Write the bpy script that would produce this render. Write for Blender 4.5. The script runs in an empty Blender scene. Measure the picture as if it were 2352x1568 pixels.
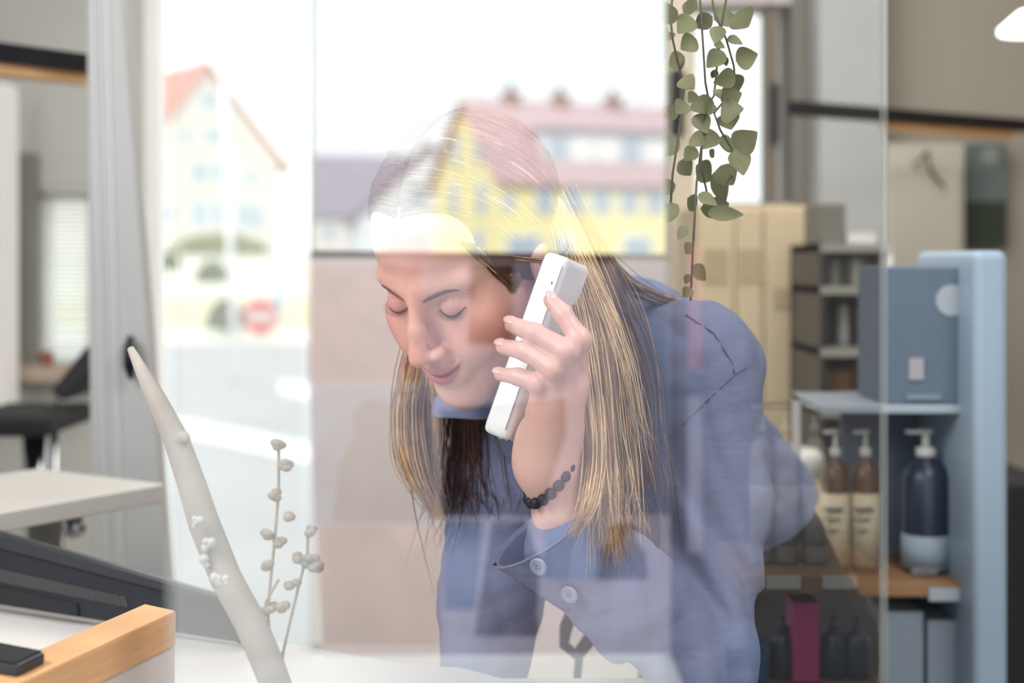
import bpy, math, random
import numpy as np
from mathutils import Vector, Matrix

# ------------------------------------------------------------------ camera, sky, sun, fill lights, exposure
F, CX, CY, H = 3267.0, 1176.0, 600.0, 1.25          # focal length in photo pixels, principal column, horizon row, eye height
SC = bpy.context.scene
COL = SC.collection
cam_d = bpy.data.cameras.new('camera')
cam = bpy.data.objects.new('camera', cam_d); COL.objects.link(cam)
cam_d.sensor_width = 36.0; cam_d.lens = F / 2352 * 36.0
cam_d.shift_y = -184.0 / 2352
cam_d.clip_start = 0.05; cam_d.clip_end = 600
cam.location = (0, 0, H); cam.rotation_euler = (math.pi / 2, 0, 0)
cam_d.dof.use_dof = True; cam_d.dof.focus_distance = 1.27; cam_d.dof.aperture_fstop = 3.2
SC.camera = cam

SKY = 2.25
world = bpy.data.worlds.new('sky'); SC.world = world; world.use_nodes = True
nt = world.node_tree; nt.nodes.clear()
wo = nt.nodes.new('ShaderNodeOutputWorld'); bg = nt.nodes.new('ShaderNodeBackground')
tc = nt.nodes.new('ShaderNodeTexCoord'); mp = nt.nodes.new('ShaderNodeMapping'); mp.inputs['Scale'].default_value = (1.5, 1.5, 9)
nz = nt.nodes.new('ShaderNodeTexNoise'); nz.inputs['Scale'].default_value = 1.6; nz.inputs['Detail'].default_value = 3
rp = nt.nodes.new('ShaderNodeValToRGB')
rp.color_ramp.elements[0].position = .38; rp.color_ramp.elements[0].color = (.92, .985, 1.0, 1)
rp.color_ramp.elements[1].position = .62; rp.color_ramp.elements[1].color = (1.0, 1.03, 1.04, 1)
bg.inputs['Strength'].default_value = SKY
nt.links.new(tc.outputs['Generated'], mp.inputs['Vector']); nt.links.new(mp.outputs['Vector'], nz.inputs['Vector'])
nt.links.new(nz.outputs['Fac'], rp.inputs['Fac']); nt.links.new(rp.outputs['Color'], bg.inputs['Color'])
nt.links.new(bg.outputs['Background'], wo.inputs['Surface'])

def lamp(name, kind, loc, energy, color=(1, 1, 1), size=None, to=None, size_y=None):
    d = bpy.data.lights.new(name, kind); d.energy = energy; d.color = color
    if kind == 'AREA':
        d.size = size
        if size_y: d.shape = 'RECTANGLE'; d.size_y = size_y
    o = bpy.data.objects.new(name, d); COL.objects.link(o); o.location = loc
    if to is not None: o.rotation_euler = (Vector(to) - Vector(loc)).to_track_quat('-Z', 'Y').to_euler()
    return o
sun = lamp('sun', 'SUN', (-20, 1.5, 14), 4.6, (1, .96, .9), to=(0, 0, 0)); sun.data.angle = math.radians(3)
lamp('front_left_fill', 'AREA', (-1.15, .55, 2.05), 34, (1, .98, .96), 0.8, to=(.05, 1.35, 1.05))  # added key fill on her face from the left, no fixture there
lamp('front_right_fill', 'AREA', (.75, .75, 2.5), 24, (1, .97, .95), 0.7, to=(.05, 1.3, 1.1))  # unseen fill added to brighten right-facing surfaces
lamp('wall_fill', 'AREA', (-.2, 3.1, 2.6), 13, (1, .96, .95), 0.7, to=(-.25, 4.0, .8))  # added wash that lifts the back wall behind the poster
lamp('back_fill', 'AREA', (.3, 2.6, 2.62), 32, (1, .95, .88), 1.4, to=(.4, 2.9, 0))  # unseen area fill added for the back of the room
lamp('shop_fill', 'AREA', (1.5, -.2, 2.62), 3, (.95, .97, 1), 0.8, to=(1.5, -.2, 0))  # weak unseen fill added over the mirrored shop side

SC.view_settings.view_transform = 'Standard'; SC.view_settings.look = 'None'
SC.view_settings.exposure = 0.0; SC.view_settings.gamma = 1.0; SC.view_settings.use_curve_mapping = False
SC.cycles.max_bounces = 10; SC.cycles.transparent_max_bounces = 16; SC.cycles.sample_clamp_indirect = 6

# ------------------------------------------------------------------ geometry helpers
def P(px, py, d): return Vector(((px - CX) / F * d, d, H - (py - CY) / F * d))
def pxm(px, d): return (px - CX) / F * d
def pym(py, d): return H - (py - CY) / F * d
TH = math.radians(35)
G0 = Vector((0, .65, 0)); GN = Vector((math.sin(TH), -math.cos(TH), 0)); GD = Vector((math.cos(TH), math.sin(TH), 0))
def MIR(v): v = Vector(v); return v - 2 * (v - G0).dot(GN) * GN       # the place whose reflection in the pane is seen at v
def on_pane(px):                                                      # where the sight line of a column meets the pane
    k = (px - CX) / F
    d = G0.y / (1 - k * math.tan(TH)); return Vector((k * d, d, 0))

def srgb(r, g, b):
    f = lambda c: (c / 255) / 12.92 if c / 255 <= .04045 else ((c / 255 + .055) / 1.055) ** 2.4
    return (f(r), f(g), f(b))

_m = {}
def mat(name, c, rough=.6, var=.12, scale=12, metal=0, spec=.4, bump=0, stretch=(1, 1, 1), trans=0, coat=0, sub=0, c2=None, translucent=0):
    if name in _m: return _m[name]
    m = bpy.data.materials.new(name); m.use_nodes = True; t = m.node_tree
    b = t.nodes['Principled BSDF']
    tcn = t.nodes.new('ShaderNodeTexCoord'); mpn = t.nodes.new('ShaderNodeMapping'); mpn.inputs['Scale'].default_value = stretch
    n = t.nodes.new('ShaderNodeTexNoise'); n.inputs['Scale'].default_value = scale; n.inputs['Detail'].default_value = 4
    r = t.nodes.new('ShaderNodeValToRGB')
    c2 = c2 or tuple(x * (1 - var) for x in c)
    r.color_ramp.elements[0].position = .3; r.color_ramp.elements[0].color = (*c2, 1)
    r.color_ramp.elements[1].position = .7; r.color_ramp.elements[1].color = (*[min(1, x * (1 + var * .4)) for x in c], 1)
    t.links.new(tcn.outputs['Object'], mpn.inputs['Vector']); t.links.new(mpn.outputs['Vector'], n.inputs['Vector'])
    t.links.new(n.outputs['Fac'], r.inputs['Fac']); t.links.new(r.outputs['Color'], b.inputs['Base Color'])
    b.inputs['Roughness'].default_value = rough; b.inputs['Metallic'].default_value = metal
    b.inputs['Specular IOR Level'].default_value = spec
    if coat: b.inputs['Coat Weight'].default_value = coat
    if sub:
        b.inputs['Subsurface Weight'].default_value = sub; b.inputs['Subsurface Radius'].default_value = (.012, .005, .003); b.inputs['Subsurface Scale'].default_value = .6
    if bump:
        bn = t.nodes.new('ShaderNodeBump'); bn.inputs['Strength'].default_value = bump; bn.inputs['Distance'].default_value = .002
        t.links.new(n.outputs['Fac'], bn.inputs['Height']); t.links.new(bn.outputs['Normal'], b.inputs['Normal'])
    if translucent:
        tr = t.nodes.new('ShaderNodeBsdfTranslucent'); t.links.new(r.outputs['Color'], tr.inputs['Color'])
        mx = t.nodes.new('ShaderNodeMixShader'); mx.inputs[0].default_value = translucent
        out = t.nodes['Material Output']
        t.links.new(b.outputs[0], mx.inputs[1]); t.links.new(tr.outputs[0], mx.inputs[2]); t.links.new(mx.outputs[0], out.inputs['Surface'])
    _m[name] = m; return m

class MB:
    """collects vertices and faces in world coordinates; build() links them as one mesh object"""
    def __init__(s): s.v = []; s.f = []; s.mi = []; s.cur = 0
    def add(s, vs, fs):
        o = len(s.v); s.v += [Vector(x) for x in vs]; s.f += [tuple(i + o for i in f) for f in fs]; s.mi += [s.cur] * len(fs); return s
    def hexa(s, a):   # a: 4 front points (ccw) then 4 back points
        return s.add(a, [(0, 1, 2, 3), (7, 6, 5, 4), (0, 4, 5, 1), (1, 5, 6, 2), (2, 6, 7, 3), (3, 7, 4, 0)])
    def box(s, c, sz, rot=None):
        x, y, z = (k / 2 for k in sz); q = [(-x, -y, -z), (x, -y, -z), (x, -y, z), (-x, -y, z), (-x, y, -z), (x, y, -z), (x, y, z), (-x, y, z)]
        q = [Vector(k) for k in q]
        if rot is not None:
            if isinstance(rot, (int, float)): rot = Matrix.Rotation(rot, 3, 'Z')
            q = [rot @ k for k in q]
        return s.hexa([k + Vector(c) for k in q])
    def bb(s, x0, x1, y0, y1, z0, z1): return s.box(((x0 + x1) / 2, (y0 + y1) / 2, (z0 + z1) / 2), (abs(x1 - x0), abs(y1 - y0), abs(z1 - z0)))
    def prism(s, poly, off):     # polygon of points pushed along off
        n = len(poly); off = Vector(off); a = [Vector(p) for p in poly]; b = [p + off for p in a]
        return s.add(a + b, [tuple(range(n)), tuple(range(2 * n - 1, n - 1, -1))] + [(i, i + n, (i + 1) % n + n, (i + 1) % n) for i in range(n)])
    def pbox(s, x0, x1, y0, y1, d, th):   # front face seen over these columns and rows at depth d, real thickness th
        return s.bb(pxm(x0, d), pxm(x1, d), d, d + th, pym(y0, d), pym(y1, d))
    def tube(s, pts, rad, n=8, cap=True):
        pts = [Vector(p) for p in pts]; k = len(pts)
        if not hasattr(rad, '__len__'): rad = [rad] * k
        up = None; rings = []
        for i, p in enumerate(pts):
            t = (pts[min(i + 1, k - 1)] - pts[max(i - 1, 0)]).normalized()
            if up is None: up = Vector((0, 0, 1)) if abs(t.z) < .9 else Vector((1, 0, 0))
            a = t.cross(up); a = a.normalized() if a.length > 1e-6 else t.orthogonal().normalized()
            b = a.cross(t).normalized(); up = b
            rings.append([p + (a * math.cos(2 * math.pi * j / n) + b * math.sin(2 * math.pi * j / n)) * rad[i] for j in range(n)])
        vs = [v for r in rings for v in r]
        fs = [(i * n + j, i * n + (j + 1) % n, (i + 1) * n + (j + 1) % n, (i + 1) * n + j) for i in range(k - 1) for j in range(n)]
        if cap: fs += [tuple(range(n - 1, -1, -1)), tuple((k - 1) * n + j for j in range(n))]
        return s.add(vs, fs)
    def lathe(s, c, prof, n=24, axis=None):
        c = Vector(c); vs = []; M = axis or Matrix.Identity(3)
        for r, z in prof: vs += [c + M @ Vector((r * math.cos(2 * math.pi * j / n), r * math.sin(2 * math.pi * j / n), z)) for j in range(n)]
        k = len(prof)
        fs = [(i * n + j, i * n + (j + 1) % n, (i + 1) * n + (j + 1) % n, (i + 1) * n + j) for i in range(k - 1) for j in range(n)]
        fs += [tuple(range(n - 1, -1, -1)), tuple((k - 1) * n + j for j in range(n))]
        return s.add(vs, fs)
    def ball(s, c, r, n=12, M=None):
        r = (r, r, r) if not hasattr(r, '__len__') else r; M = M or Matrix.Identity(3); c = Vector(c); m = n // 2
        vs = [c + M @ Vector((r[0] * math.sin(math.pi * i / m) * math.cos(2 * math.pi * j / n), r[1] * math.sin(math.pi * i / m) * math.sin(2 * math.pi * j / n), r[2] * math.cos(math.pi * i / m))) for i in range(m + 1) for j in range(n)]
        fs = [((i + 1) * n + j, (i + 1) * n + (j + 1) % n, i * n + (j + 1) % n, i * n + j) for i in range(m) for j in range(n)]
        return s.add(vs, fs)
    def build(s, name, mats, parent=None, mir=False, smooth=False, bevel=0, seg=2):
        org = ORG.get(parent.name, Vector()) if parent else Vector()
        vs = [MIR(v) for v in s.v] if mir else s.v
        fs = [tuple(reversed(f)) for f in s.f] if mir else s.f
        me = bpy.data.meshes.new(name); me.from_pydata([tuple(v - org) for v in vs], [], fs)
        for m in (mats if isinstance(mats, (list, tuple)) else [mats]): me.materials.append(m)
        me.polygons.foreach_set('material_index', s.mi)
        if smooth: me.polygons.foreach_set('use_smooth', [True] * len(me.polygons))
        me.update(); me.validate()
        o = bpy.data.objects.new(name, me); COL.objects.link(o); o.parent = parent
        ORG[o.name] = org
        if bevel:
            b = o.modifiers.new('bevel', 'BEVEL'); b.width = bevel; b.segments = seg; b.limit_method = 'ANGLE'
        return o
ORG = {}
def tag(o, label=None, cat=None, group=None, kind=None):
    for k, v in (('label', label), ('category', cat), ('group', group), ('kind', kind)):
        if v: o[k] = v
    return o
def thing(name, loc, label, cat, group=None, mir=False):
    o = bpy.data.objects.new(name, None); COL.objects.link(o)
    o.location = MIR(loc) if mir else Vector(loc); ORG[o.name] = Vector(o.location)
    o.empty_display_size = .05
    return tag(o, label, cat, group)
def struct(o): o['kind'] = 'structure'; return o
def dup(root, off, label=None):
    r = root.copy(); COL.objects.link(r); r.location = Vector(root.location) + Vector(off)
    if label: r['label'] = label
    for ch in list(root.children):
        c = ch.copy(); COL.objects.link(c); c.parent = r
        for g in list(ch.children):
            d = g.copy(); COL.objects.link(d); d.parent = c
    return r

# ------------------------------------------------------------------ implicit surfaces for the person
def A3(v): return np.array(v, dtype=np.float64)
def rcone(p, a, b, ra, rb):
    a = A3(a); b = A3(b); ab = b - a; t = np.clip(((p - a) @ ab) / (ab @ ab), 0, 1)
    return np.linalg.norm(p - (a + t[:, None] * ab), axis=1) - (ra + (rb - ra) * t)
def ell(p, c, r, M=None):
    q = p - A3(c)
    if M is not None: q = q @ np.array(M)
    r = A3(r); k0 = np.linalg.norm(q / r, axis=1); k1 = np.linalg.norm(q / (r * r), axis=1)
    return k0 * (k0 - 1) / np.maximum(k1, 1e-9)
def sph(p, c, r): return np.linalg.norm(p - A3(c), axis=1) - r
def smin(a, b, k):
    h = np.clip(.5 + .5 * (b - a) / k, 0, 1); return b + (a - b) * h - k * h * (1 - h)
def smax(a, b, k): return -smin(-a, -b, k)
def chain(p, pts, rad, k=.012):
    d = None
    for i in range(len(pts) - 1):
        e = rcone(p, pts[i], pts[i + 1], rad[i], rad[i + 1]); d = e if d is None else smin(d, e, k)
    return d
def sdf_mesh(f, lo, hi, h, B=8):
    lo = A3(lo); hi = A3(hi); nb = np.ceil((hi - lo) / (h * B)).astype(int)
    g = np.stack(np.meshgrid(*[np.arange(n) for n in nb], indexing='ij'), -1).reshape(-1, 3)
    c = lo + (g + .5) * B * h
    keep = g[np.abs(np.concatenate([f(x) for x in np.array_split(c, max(1, len(c) // 100000))])) < B * h * .87 * 1.35 + .004]
    a = np.arange(B + 1); loc = np.stack(np.meshgrid(a, a, a, indexing='ij'), -1).reshape(-1, 3)
    dims = nb * B + 3
    VK, VP, EA = [], [], []
    cor = np.array([[i, j, k] for i in (0, 1) for j in (0, 1) for k in (0, 1)])
    ed = [(i, j) for i in range(8) for j in range(i + 1, 8) if np.abs(cor[i] - cor[j]).sum() == 1]
    for ch in np.array_split(keep, max(1, len(keep) // 150)):
        idx = (ch[:, None, :] * B + loc[None]); val = f((lo + idx.reshape(-1, 3) * h)).reshape(len(ch), B + 1, B + 1, B + 1)
        cv = np.stack([val[:, i:i + B, j:j + B, k:k + B] for i, j, k in cor], -1)
        s = cv < 0; act = s.any(-1) & ~s.all(-1)
        bi, x, y, z = np.nonzero(act); v = cv[bi, x, y, z]; base = ch[bi] * B + np.stack([x, y, z], -1)
        acc = np.zeros((len(v), 3)); cnt = np.zeros(len(v))
        for i, j in ed:
            m = (v[:, i] < 0) != (v[:, j] < 0); t = v[m, i] / (v[m, i] - v[m, j])
            acc[m] += cor[i] + t[:, None] * (cor[j] - cor[i]); cnt[m] += 1
        VP.append(lo + (base + acc / cnt[:, None]) * h); VK.append((base[:, 0] * dims[1] + base[:, 1]) * dims[2] + base[:, 2])
        sg = np.stack([np.where((v[:, 0] < 0) != (v[:, q] < 0), np.where(v[:, 0] < 0, 1, -1), 0) for q in (4, 2, 1)], -1); EA.append(sg)
    VP = np.concatenate(VP); VK = np.concatenate(VK); EA = np.concatenate(EA)
    o = np.argsort(VK); VP, VK, EA = VP[o], VK[o], EA[o]
    st = [dims[1] * dims[2], dims[2], 1]; faces = []
    for ax in range(3):
        b, c2 = st[(ax + 1) % 3], st[(ax + 2) % 3]
        m = np.nonzero(EA[:, ax])[0]; k = VK[m]
        ids = []; ok = np.ones(len(m), bool)
        for kk in (k, k - b, k - b - c2, k - c2):
            q = np.clip(np.searchsorted(VK, kk), 0, len(VK) - 1); ok &= VK[q] == kk; ids.append(q)
        ids = np.stack(ids, -1)[ok]; sgn = EA[m, ax][ok]
        ids[sgn < 0] = ids[sgn < 0][:, ::-1]; faces.append(ids)
    return VP, np.concatenate(faces)
def np_mesh(name, V, Fc, mats, parent=None, tint=None, mi=None):
    org = np.array(ORG.get(parent.name, Vector())) if parent else np.zeros(3)
    me = bpy.data.meshes.new(name); me.from_pydata((V - org).tolist(), [], Fc.tolist())
    for m in (mats if isinstance(mats, (list, tuple)) else [mats]): me.materials.append(m)
    me.polygons.foreach_set('use_smooth', [True] * len(me.polygons))
    if tint is not None:
        at = me.color_attributes.new('tint', 'FLOAT_COLOR', 'POINT')
        at.data.foreach_set('color', np.concatenate([tint, np.ones((len(tint), 1))], 1).astype(np.float32).ravel())
    me.update()
    o = bpy.data.objects.new(name, me); COL.objects.link(o); o.parent = parent; ORG[o.name] = Vector(org)
    return o

# ------------------------------------------------------------------ materials
M_wall = mat('painted_wall', srgb(176, 176, 172), .8, .05, 3)
M_cream = mat('cream_laminate', srgb(226, 206, 172), .5, .06, 4)
M_creamwall = mat('cream_wall', srgb(238, 230, 228), .8, .05, 3)
M_white = mat('white_lacquer', srgb(236, 236, 234), .35, .04, 5)
M_offwhite = mat('off_white', srgb(222, 221, 218), .5, .05, 5)
M_ceil = mat('ceiling_paint', srgb(215, 214, 210), .9, .04, 3)
M_floor = mat('grey_floor', srgb(168, 163, 156), .5, .15, 2)
M_dark = mat('dark_plastic', srgb(44, 46, 52), .35, .15, 20)
M_black = mat('black_fabric', srgb(26, 28, 32), .8, .2, 40)
M_blackm = mat('black_metal', srgb(24, 27, 34), .4, .1, 20, metal=.4)
M_chrome = mat('chrome', srgb(200, 205, 210), .15, .05, 20, metal=1)
M_wood = mat('pale_wood', srgb(190, 150, 108), .5, .25, 5, stretch=(2, 2, 30))
M_woodx = mat('honey_wood', srgb(192, 148, 104), .5, .14, 6, stretch=(3, 3, 40))
M_grass = mat('grass', srgb(190, 192, 152), .9, .4, 3)
M_road = mat('asphalt', srgb(148, 151, 152), .9, .08, .6)
M_line = mat('road_paint', srgb(204, 206, 206), .8, .05, 2)
M_foil = mat('shrub_leaf', srgb(112, 124, 92), .7, .35, 2)
M_hedge = mat('hedge_leaf', srgb(150, 160, 92), .7, .35, 2)
M_leaf = mat('vine_leaf', srgb(146, 148, 108), .5, .3, 30, translucent=.25)
M_stem = mat('vine_stem', srgb(96, 94, 78), .6, .2, 30)
M_bark = mat('white_branch', srgb(152, 146, 141), .8, .15, 30, bump=.4)
M_twig = mat('dry_twig', srgb(150, 138, 126), .8, .2, 30)
M_pane = mat('window_glass', srgb(176, 192, 204), .1, .1, 1, spec=.6)
M_hwhite = mat('white_render', srgb(226, 220, 212), .9, .05, .5)
M_hyellow = mat('yellow_render', srgb(248, 238, 182), .9, .05, .5)
M_hgrey = mat('pale_grey_render', srgb(226, 230, 234), .9, .05, .5)
M_redroof = mat('red_roof_tiles', srgb(190, 118, 106), .9, .2, 2)
M_pinkroof = mat('faded_roof_tiles', srgb(192, 166, 170), .9, .15, 2)
M_greyroof = mat('grey_roof_tiles', srgb(146, 140, 152), .9, .15, 2)
M_plum = mat('plum_roof_tiles', srgb(150, 142, 156), .9, .12, 2)
M_brick = mat('brick_chimney', srgb(146, 104, 92), .9, .2, 3)
M_slate = mat('slate_blue_card', srgb(86, 100, 116), .6, .08, 6)
M_navy = mat('navy_bottle', srgb(36, 46, 62), .35, .1, 10)
M_brownb = mat('brown_bottle', srgb(92, 66, 48), .3, .15, 10)
M_label = mat('paper_label', srgb(206, 206, 202), .7, .06, 10)
M_ink = mat('label_print', srgb(110, 110, 112), .7, .1, 30)
M_kraft = mat('brown_card', srgb(98, 66, 46), .8, .15, 10)

# ================================================================== THE SETTING
BW = 4.0                                                      # the far wall of the salon
WL0, WL1 = pxm(325, BW), pxm(712, BW)                         # left shop window
WB0, WB1 = pxm(72, BW), pxm(218, BW)                          # small window with the blind
WR0, WR1 = pxm(1598, BW), pxm(1818, BW)                       # right window
zt = 2.7
w = MB()
w.bb(-2.0, WB0, BW, BW + .2, 0, zt)
w.bb(WB0, WB1, BW, BW + .2, pym(430, BW), zt); w.bb(WB0, WB1, BW, BW + .2, 0, pym(832, BW))
w.bb(WB1, WL0, BW, BW + .2, 0, zt)
w.bb(WL0, WL1, BW, BW + .2, 2.45, zt); w.bb(WL0, WL1, BW, BW + .2, -.05, .05)
w.build('wall_back_left', M_wall)['kind'] = 'structure'
w = MB(); w.bb(WL1, WR0, BW, BW + .2, 0, 1.262); w.cur = 1; w.bb(WL1, WR0, BW, BW + .2, 1.262, zt); w.cur = 0
w.bb(WR0, WR1, BW, BW + .2, pym(8, BW), zt); w.bb(WR0, WR1, BW, BW + .2, 0, pym(468, BW)); 
w.build('wall_back', [M_creamwall, mat('dimmed_upper_wall', srgb(124, 121, 122), .8, .05, 3)])['kind'] = 'structure'  # upper half darkened in colour so the mirrored houses stay visible
w = MB(); w.bb(WR1, 2.0, BW, BW + .2, 0, zt); w.build('wall_back_right', mat('dark_grey_wall', srgb(146, 143, 135), .8, .05, 3))['kind'] = 'structure'  # right stretch of the wall in an even darker grey
struct(MB().bb(-2.2, -2.0, -2.0, BW + .2, 0, zt).build('wall_left', M_wall))
struct(MB().bb(1.66, 1.86, 1.9, BW, 0, zt).build('wall_right', mat('tan_wall', srgb(176, 158, 128), .8, .05, 3)))
struct(MB().bb(-2.2, 3.2, -2.0, BW + .2, -.12, 0).build('floor', M_floor))
struct(MB().bb(-2.2, 3.4, -2.0, BW + .2, zt, zt + .15).build('ceiling', M_ceil))
struct(MB().bb(-200, 260, -200, 220, -.4, -.13).build('ground', M_road))

# the window with the white blind
f = MB()
for a, b, c, d in ((WB0, WB0 + .03, 430, 832), (WB1 - .03, WB1, 430, 832)): f.bb(a, b, BW + .04, BW + .1, pym(c, BW), pym(d, BW))
f.bb(WB0, WB1, BW + .04, BW + .1, pym(430, BW), pym(430, BW) - .03)
wn = struct(f.build('window_1', M_offwhite))
b = MB(); z = pym(440, BW)
while z > pym(822, BW):
    b.box(((WB0 + WB1) / 2, BW + .03, z), (WB1 - WB0 - .01, .003, .0125), Matrix.Rotation(.9, 3, 'X')); z -= .0122
bl = thing('window_blind', ((WB0 + WB1) / 2, BW + .03, pym(822, BW)), 'white slatted blind drawn down over the small window at far left', 'blind')
b.build('slats', mat('blind_slat', (.92, .93, .92), .5, .03, 5, translucent=.92), bl)
MB().bb(WB0 + .005, WB1 - .005, BW + .015, BW + .045, pym(440, BW), pym(430, BW)).build('head_rail', M_white, bl)
struct(MB().bb(WB0 - .1, WB1 + .06, BW - .12, BW + .02, pym(868, BW), pym(834, BW)).build('trim_1', mat('sill', srgb(170, 152, 138), .6, .1, 5)))
struct(MB().pbox(12, 66, 350, 880, 3.9, .09).build('trim_2', mat('olive_frame', srgb(120, 120, 112), .6, .1, 5)))
struct(MB().pbox(-10, 12, 190, 1000, 3.7, .1).build('trim_3', M_offwhite))

# door leaf between the blind and the shop window, standing at a lean
d = 2.35
dr = MB(); dr.hexa([P(212, 1740, d), P(418, 1740, d), P(266, -160, d), P(196, -160, d)] + [p + Vector((0, .05, 0)) for p in (P(212, 1740, d), P(418, 1740, d), P(266, -160, d), P(196, -160, d))])
door = struct(dr.build('door_1', mat('door_paint', srgb(160, 162, 163), .5, .04, 4), bevel=.004))
h = MB(); h.tube([P(300, 775, d - .02), P(297, 800, d - .035), P(297, 840, d - .035), P(301, 866, d - .02)], [.006, .010, .010, .006], 10)
h.build('door_handle', M_blackm, door, smooth=True)
e = MB()
for x0, x1 in ((205, 210), (237, 243)):
    e.hexa([P(x0 + 52, 1740, d - .004), P(x1 + 52, 1740, d - .004), P(x1, -160, d - .004), P(x0, -160, d - .004)] + [P(x0 + 52, 1740, d + .001), P(x1 + 52, 1740, d + .001), P(x1, -160, d + .001), P(x0, -160, d + .001)])
e.build('edge_strip', mat('edge_grey', srgb(188, 190, 190), .4, .04, 5), door)

# shop window 2 (left, the street) and window 3 (right sliver): frames
f = MB(); f.bb(WL0, WL1, BW + .03, BW + .12, 2.40, 2.45); f.bb(WL0, WL0 + .04, BW + .03, BW + .12, .05, 2.45)
struct(f.build('window_2', M_offwhite))
f = MB(); f.bb(pxm(1764, BW), pxm(1790, BW), BW + .02, BW + .12, pym(468, BW), pym(8, BW)); f.bb(WR0, WR1, BW + .02, BW + .1, pym(472, BW), pym(464, BW))
w3 = struct(f.build('window_3', mat('taupe_frame', srgb(142, 132, 118), .6, .08, 5)))
MB().pbox(1772, 1790, 190, 330, 3.99, .03).build('rail_blotch', M_blackm, w3, bevel=.006)  # dark stand-in for the rail showing through the mirrored frame
pst = MB().pbox(1538, 1598, -400, 1600, 3.5, .09).build('trim_4', mat('post_paint', srgb(212, 200, 182), .6, .06, 5), bevel=.006); struct(pst)
MB().pbox(1541, 1572, 155, 312, 3.475, .03).build('rail_blotch', M_blackm, pst, bevel=.01)  # rail glimpsed through the reflected post, put in as a solid dark patch
struct(MB().pbox(1882, 2030, -300, 1600, 3.85, .12).build('trim_5', mat('pale_column', srgb(206, 210, 212), .6, .04, 5)))

# ================================================================== THE STREET BEYOND THE LEFT WINDOW
gz = -.13
def ground_y(d): return gz if d < 24 else gz + (d - 24) * (1.5 - gz) / 46
em = MB(); em.add([(-60, 24, gz), (12, 24, gz), (12, 70, 1.5), (-60, 70, 1.5), (-60, 130, 1.7), (12, 130, 1.7)], [(0, 1, 2, 3), (3, 2, 5, 4)])
em.add([(-60, 24, gz - .2), (12, 24, gz - .2), (12, 130, gz - .2), (-60, 130, gz - .2)], [(0, 3, 2, 1)])
tag(em.build('embankment', mat('bank', srgb(200, 202, 186), .9, .12, .3)), 'pale sloping bank across the street below the white gabled house', 'embankment')
tag(MB().add([(-30, 27.5, ground_y(27.5) + .02), (2, 27.5, ground_y(27.5) + .02), (2, 36, ground_y(36) + .03), (-30, 36, ground_y(36) + .03)], [(0, 1, 2, 3)]).build('grass_verge', M_grass), 'strip of pale grass along the foot of the bank', 'grass', kind='stuff')
def stripe(pts, label, group=None):
    m = MB(); m.prism([Vector((pxm(x, dd), dd, gz + .006)) for x, dd in pts], (0, 0, .004)); tag(m.build('road_marking', M_line), label, 'road marking', group)
gd = lambda y: F * (H - gz) / (y - CY)
stripe([(340, gd(985)), (330, gd(945)), (735, gd(1025)), (745, gd(1075))], 'broad white edge line painted across the road, nearest one')
stripe([(640, gd(905)), (640, gd(872)), (735, gd(885)), (735, gd(925))], 'short white dash painted on the road beside the hanging poster')
stripe([(340, gd(735)), (345, gd(700)), (430, gd(722)), (450, gd(748))], 'short white dash painted on the road farthest up the street')

def leafblob(name, label, cat, c, r, m, n, ls, seed, group=None):
    rr = random.Random(seed); mb = MB(); c = Vector(c)
    for _ in range(n):
        u = Vector((rr.gauss(0, 1), rr.gauss(0, 1), rr.gauss(0, 1))).normalized() * (rr.random() ** .35)
        p = c + Vector((u.x * r[0], u.y * r[1], abs(u.z) * r[2])); a = Vector((rr.gauss(0, 1), rr.gauss(0, 1), rr.gauss(0, 1))).normalized() * ls; b2 = a.orthogonal().normalized() * ls * .6
        mb.add([p - a, p + b2, p + a, p - b2], [(0, 1, 2, 3)])
    t = thing(name, c, label, cat, group)
    mb.build('foliage', m, t)
    MB().tube([c - Vector((0, 0, .15)), c + Vector((0, 0, r[2] * .6))], [.06 * r[2], .03 * r[2]], 6).build('stem', M_bark, t)
for i, (x, y0, y1, wd, lab, m) in enumerate((
        (383, 578, 618, 66, 'round grey green shrub on the bank, the left one below the white house', M_foil),
        (488, 600, 645, 76, 'round grey green shrub on the bank, right of the other one', M_foil),
        (520, 688, 752, 84, 'grey green bush at the roadside beside the round red sign', M_foil))):
    dd = (46, 38, 25.5)[i]; base = pym(y1, dd)
    leafblob('shrub', lab, 'shrub', (pxm(x, dd), dd, base), (wd / 2 / F * dd, wd / 2 / F * dd, (y1 - y0) / F * dd), m, 900, .09, i, 'shrubs across the street')
leafblob('hedge', 'long yellow green hedge in front of the white gabled house', 'hedge', (pxm(505, 66), 66, pym(582, 66)), (2.3, .6, .95), M_hedge, 1600, .14, 9)

sd = 25.0; sc_ = P(599, 727, sd)
sg = thing('road_sign', (sc_.x, sd, ground_y(sd)), 'round red no-entry road sign with white bar on a low post', 'road sign')
RX = Matrix.Rotation(math.pi / 2, 3, 'X')
MB().lathe(sc_, [(.001, -.01), (.30, -.01), (.31, 0), (.30, .012), (.001, .012)], 40, RX).build('disc', mat('sign_red', srgb(214, 58, 66), .5, .05, 5), sg, smooth=False)
MB().box(sc_ + Vector((0, -.02, 0)), (.48, .012, .17)).build('white_bar', M_line, sg, bevel=.004)
MB().tube([(sc_.x, sd + .03, ground_y(sd) - .1), (sc_.x, sd + .03, sc_.z + .2)], .03, 10).build('post', M_chrome, sg)
bs = P(640, 690, 27); s2 = thing('road_sign', (bs.x, 27, ground_y(27)), 'small pale blue sign behind the round red one, on a thin post', 'road sign')
MB().box(bs + Vector((0, -.02, 0)), (.22, .015, .34)).build('panel', mat('sign_blue', srgb(170, 196, 226), .5, .05, 5), s2, bevel=.01)
MB().tube([(bs.x, 27, ground_y(27) - .1), (bs.x, 27, bs.z + .15)], .03, 8).build('post', M_chrome, s2)
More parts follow.
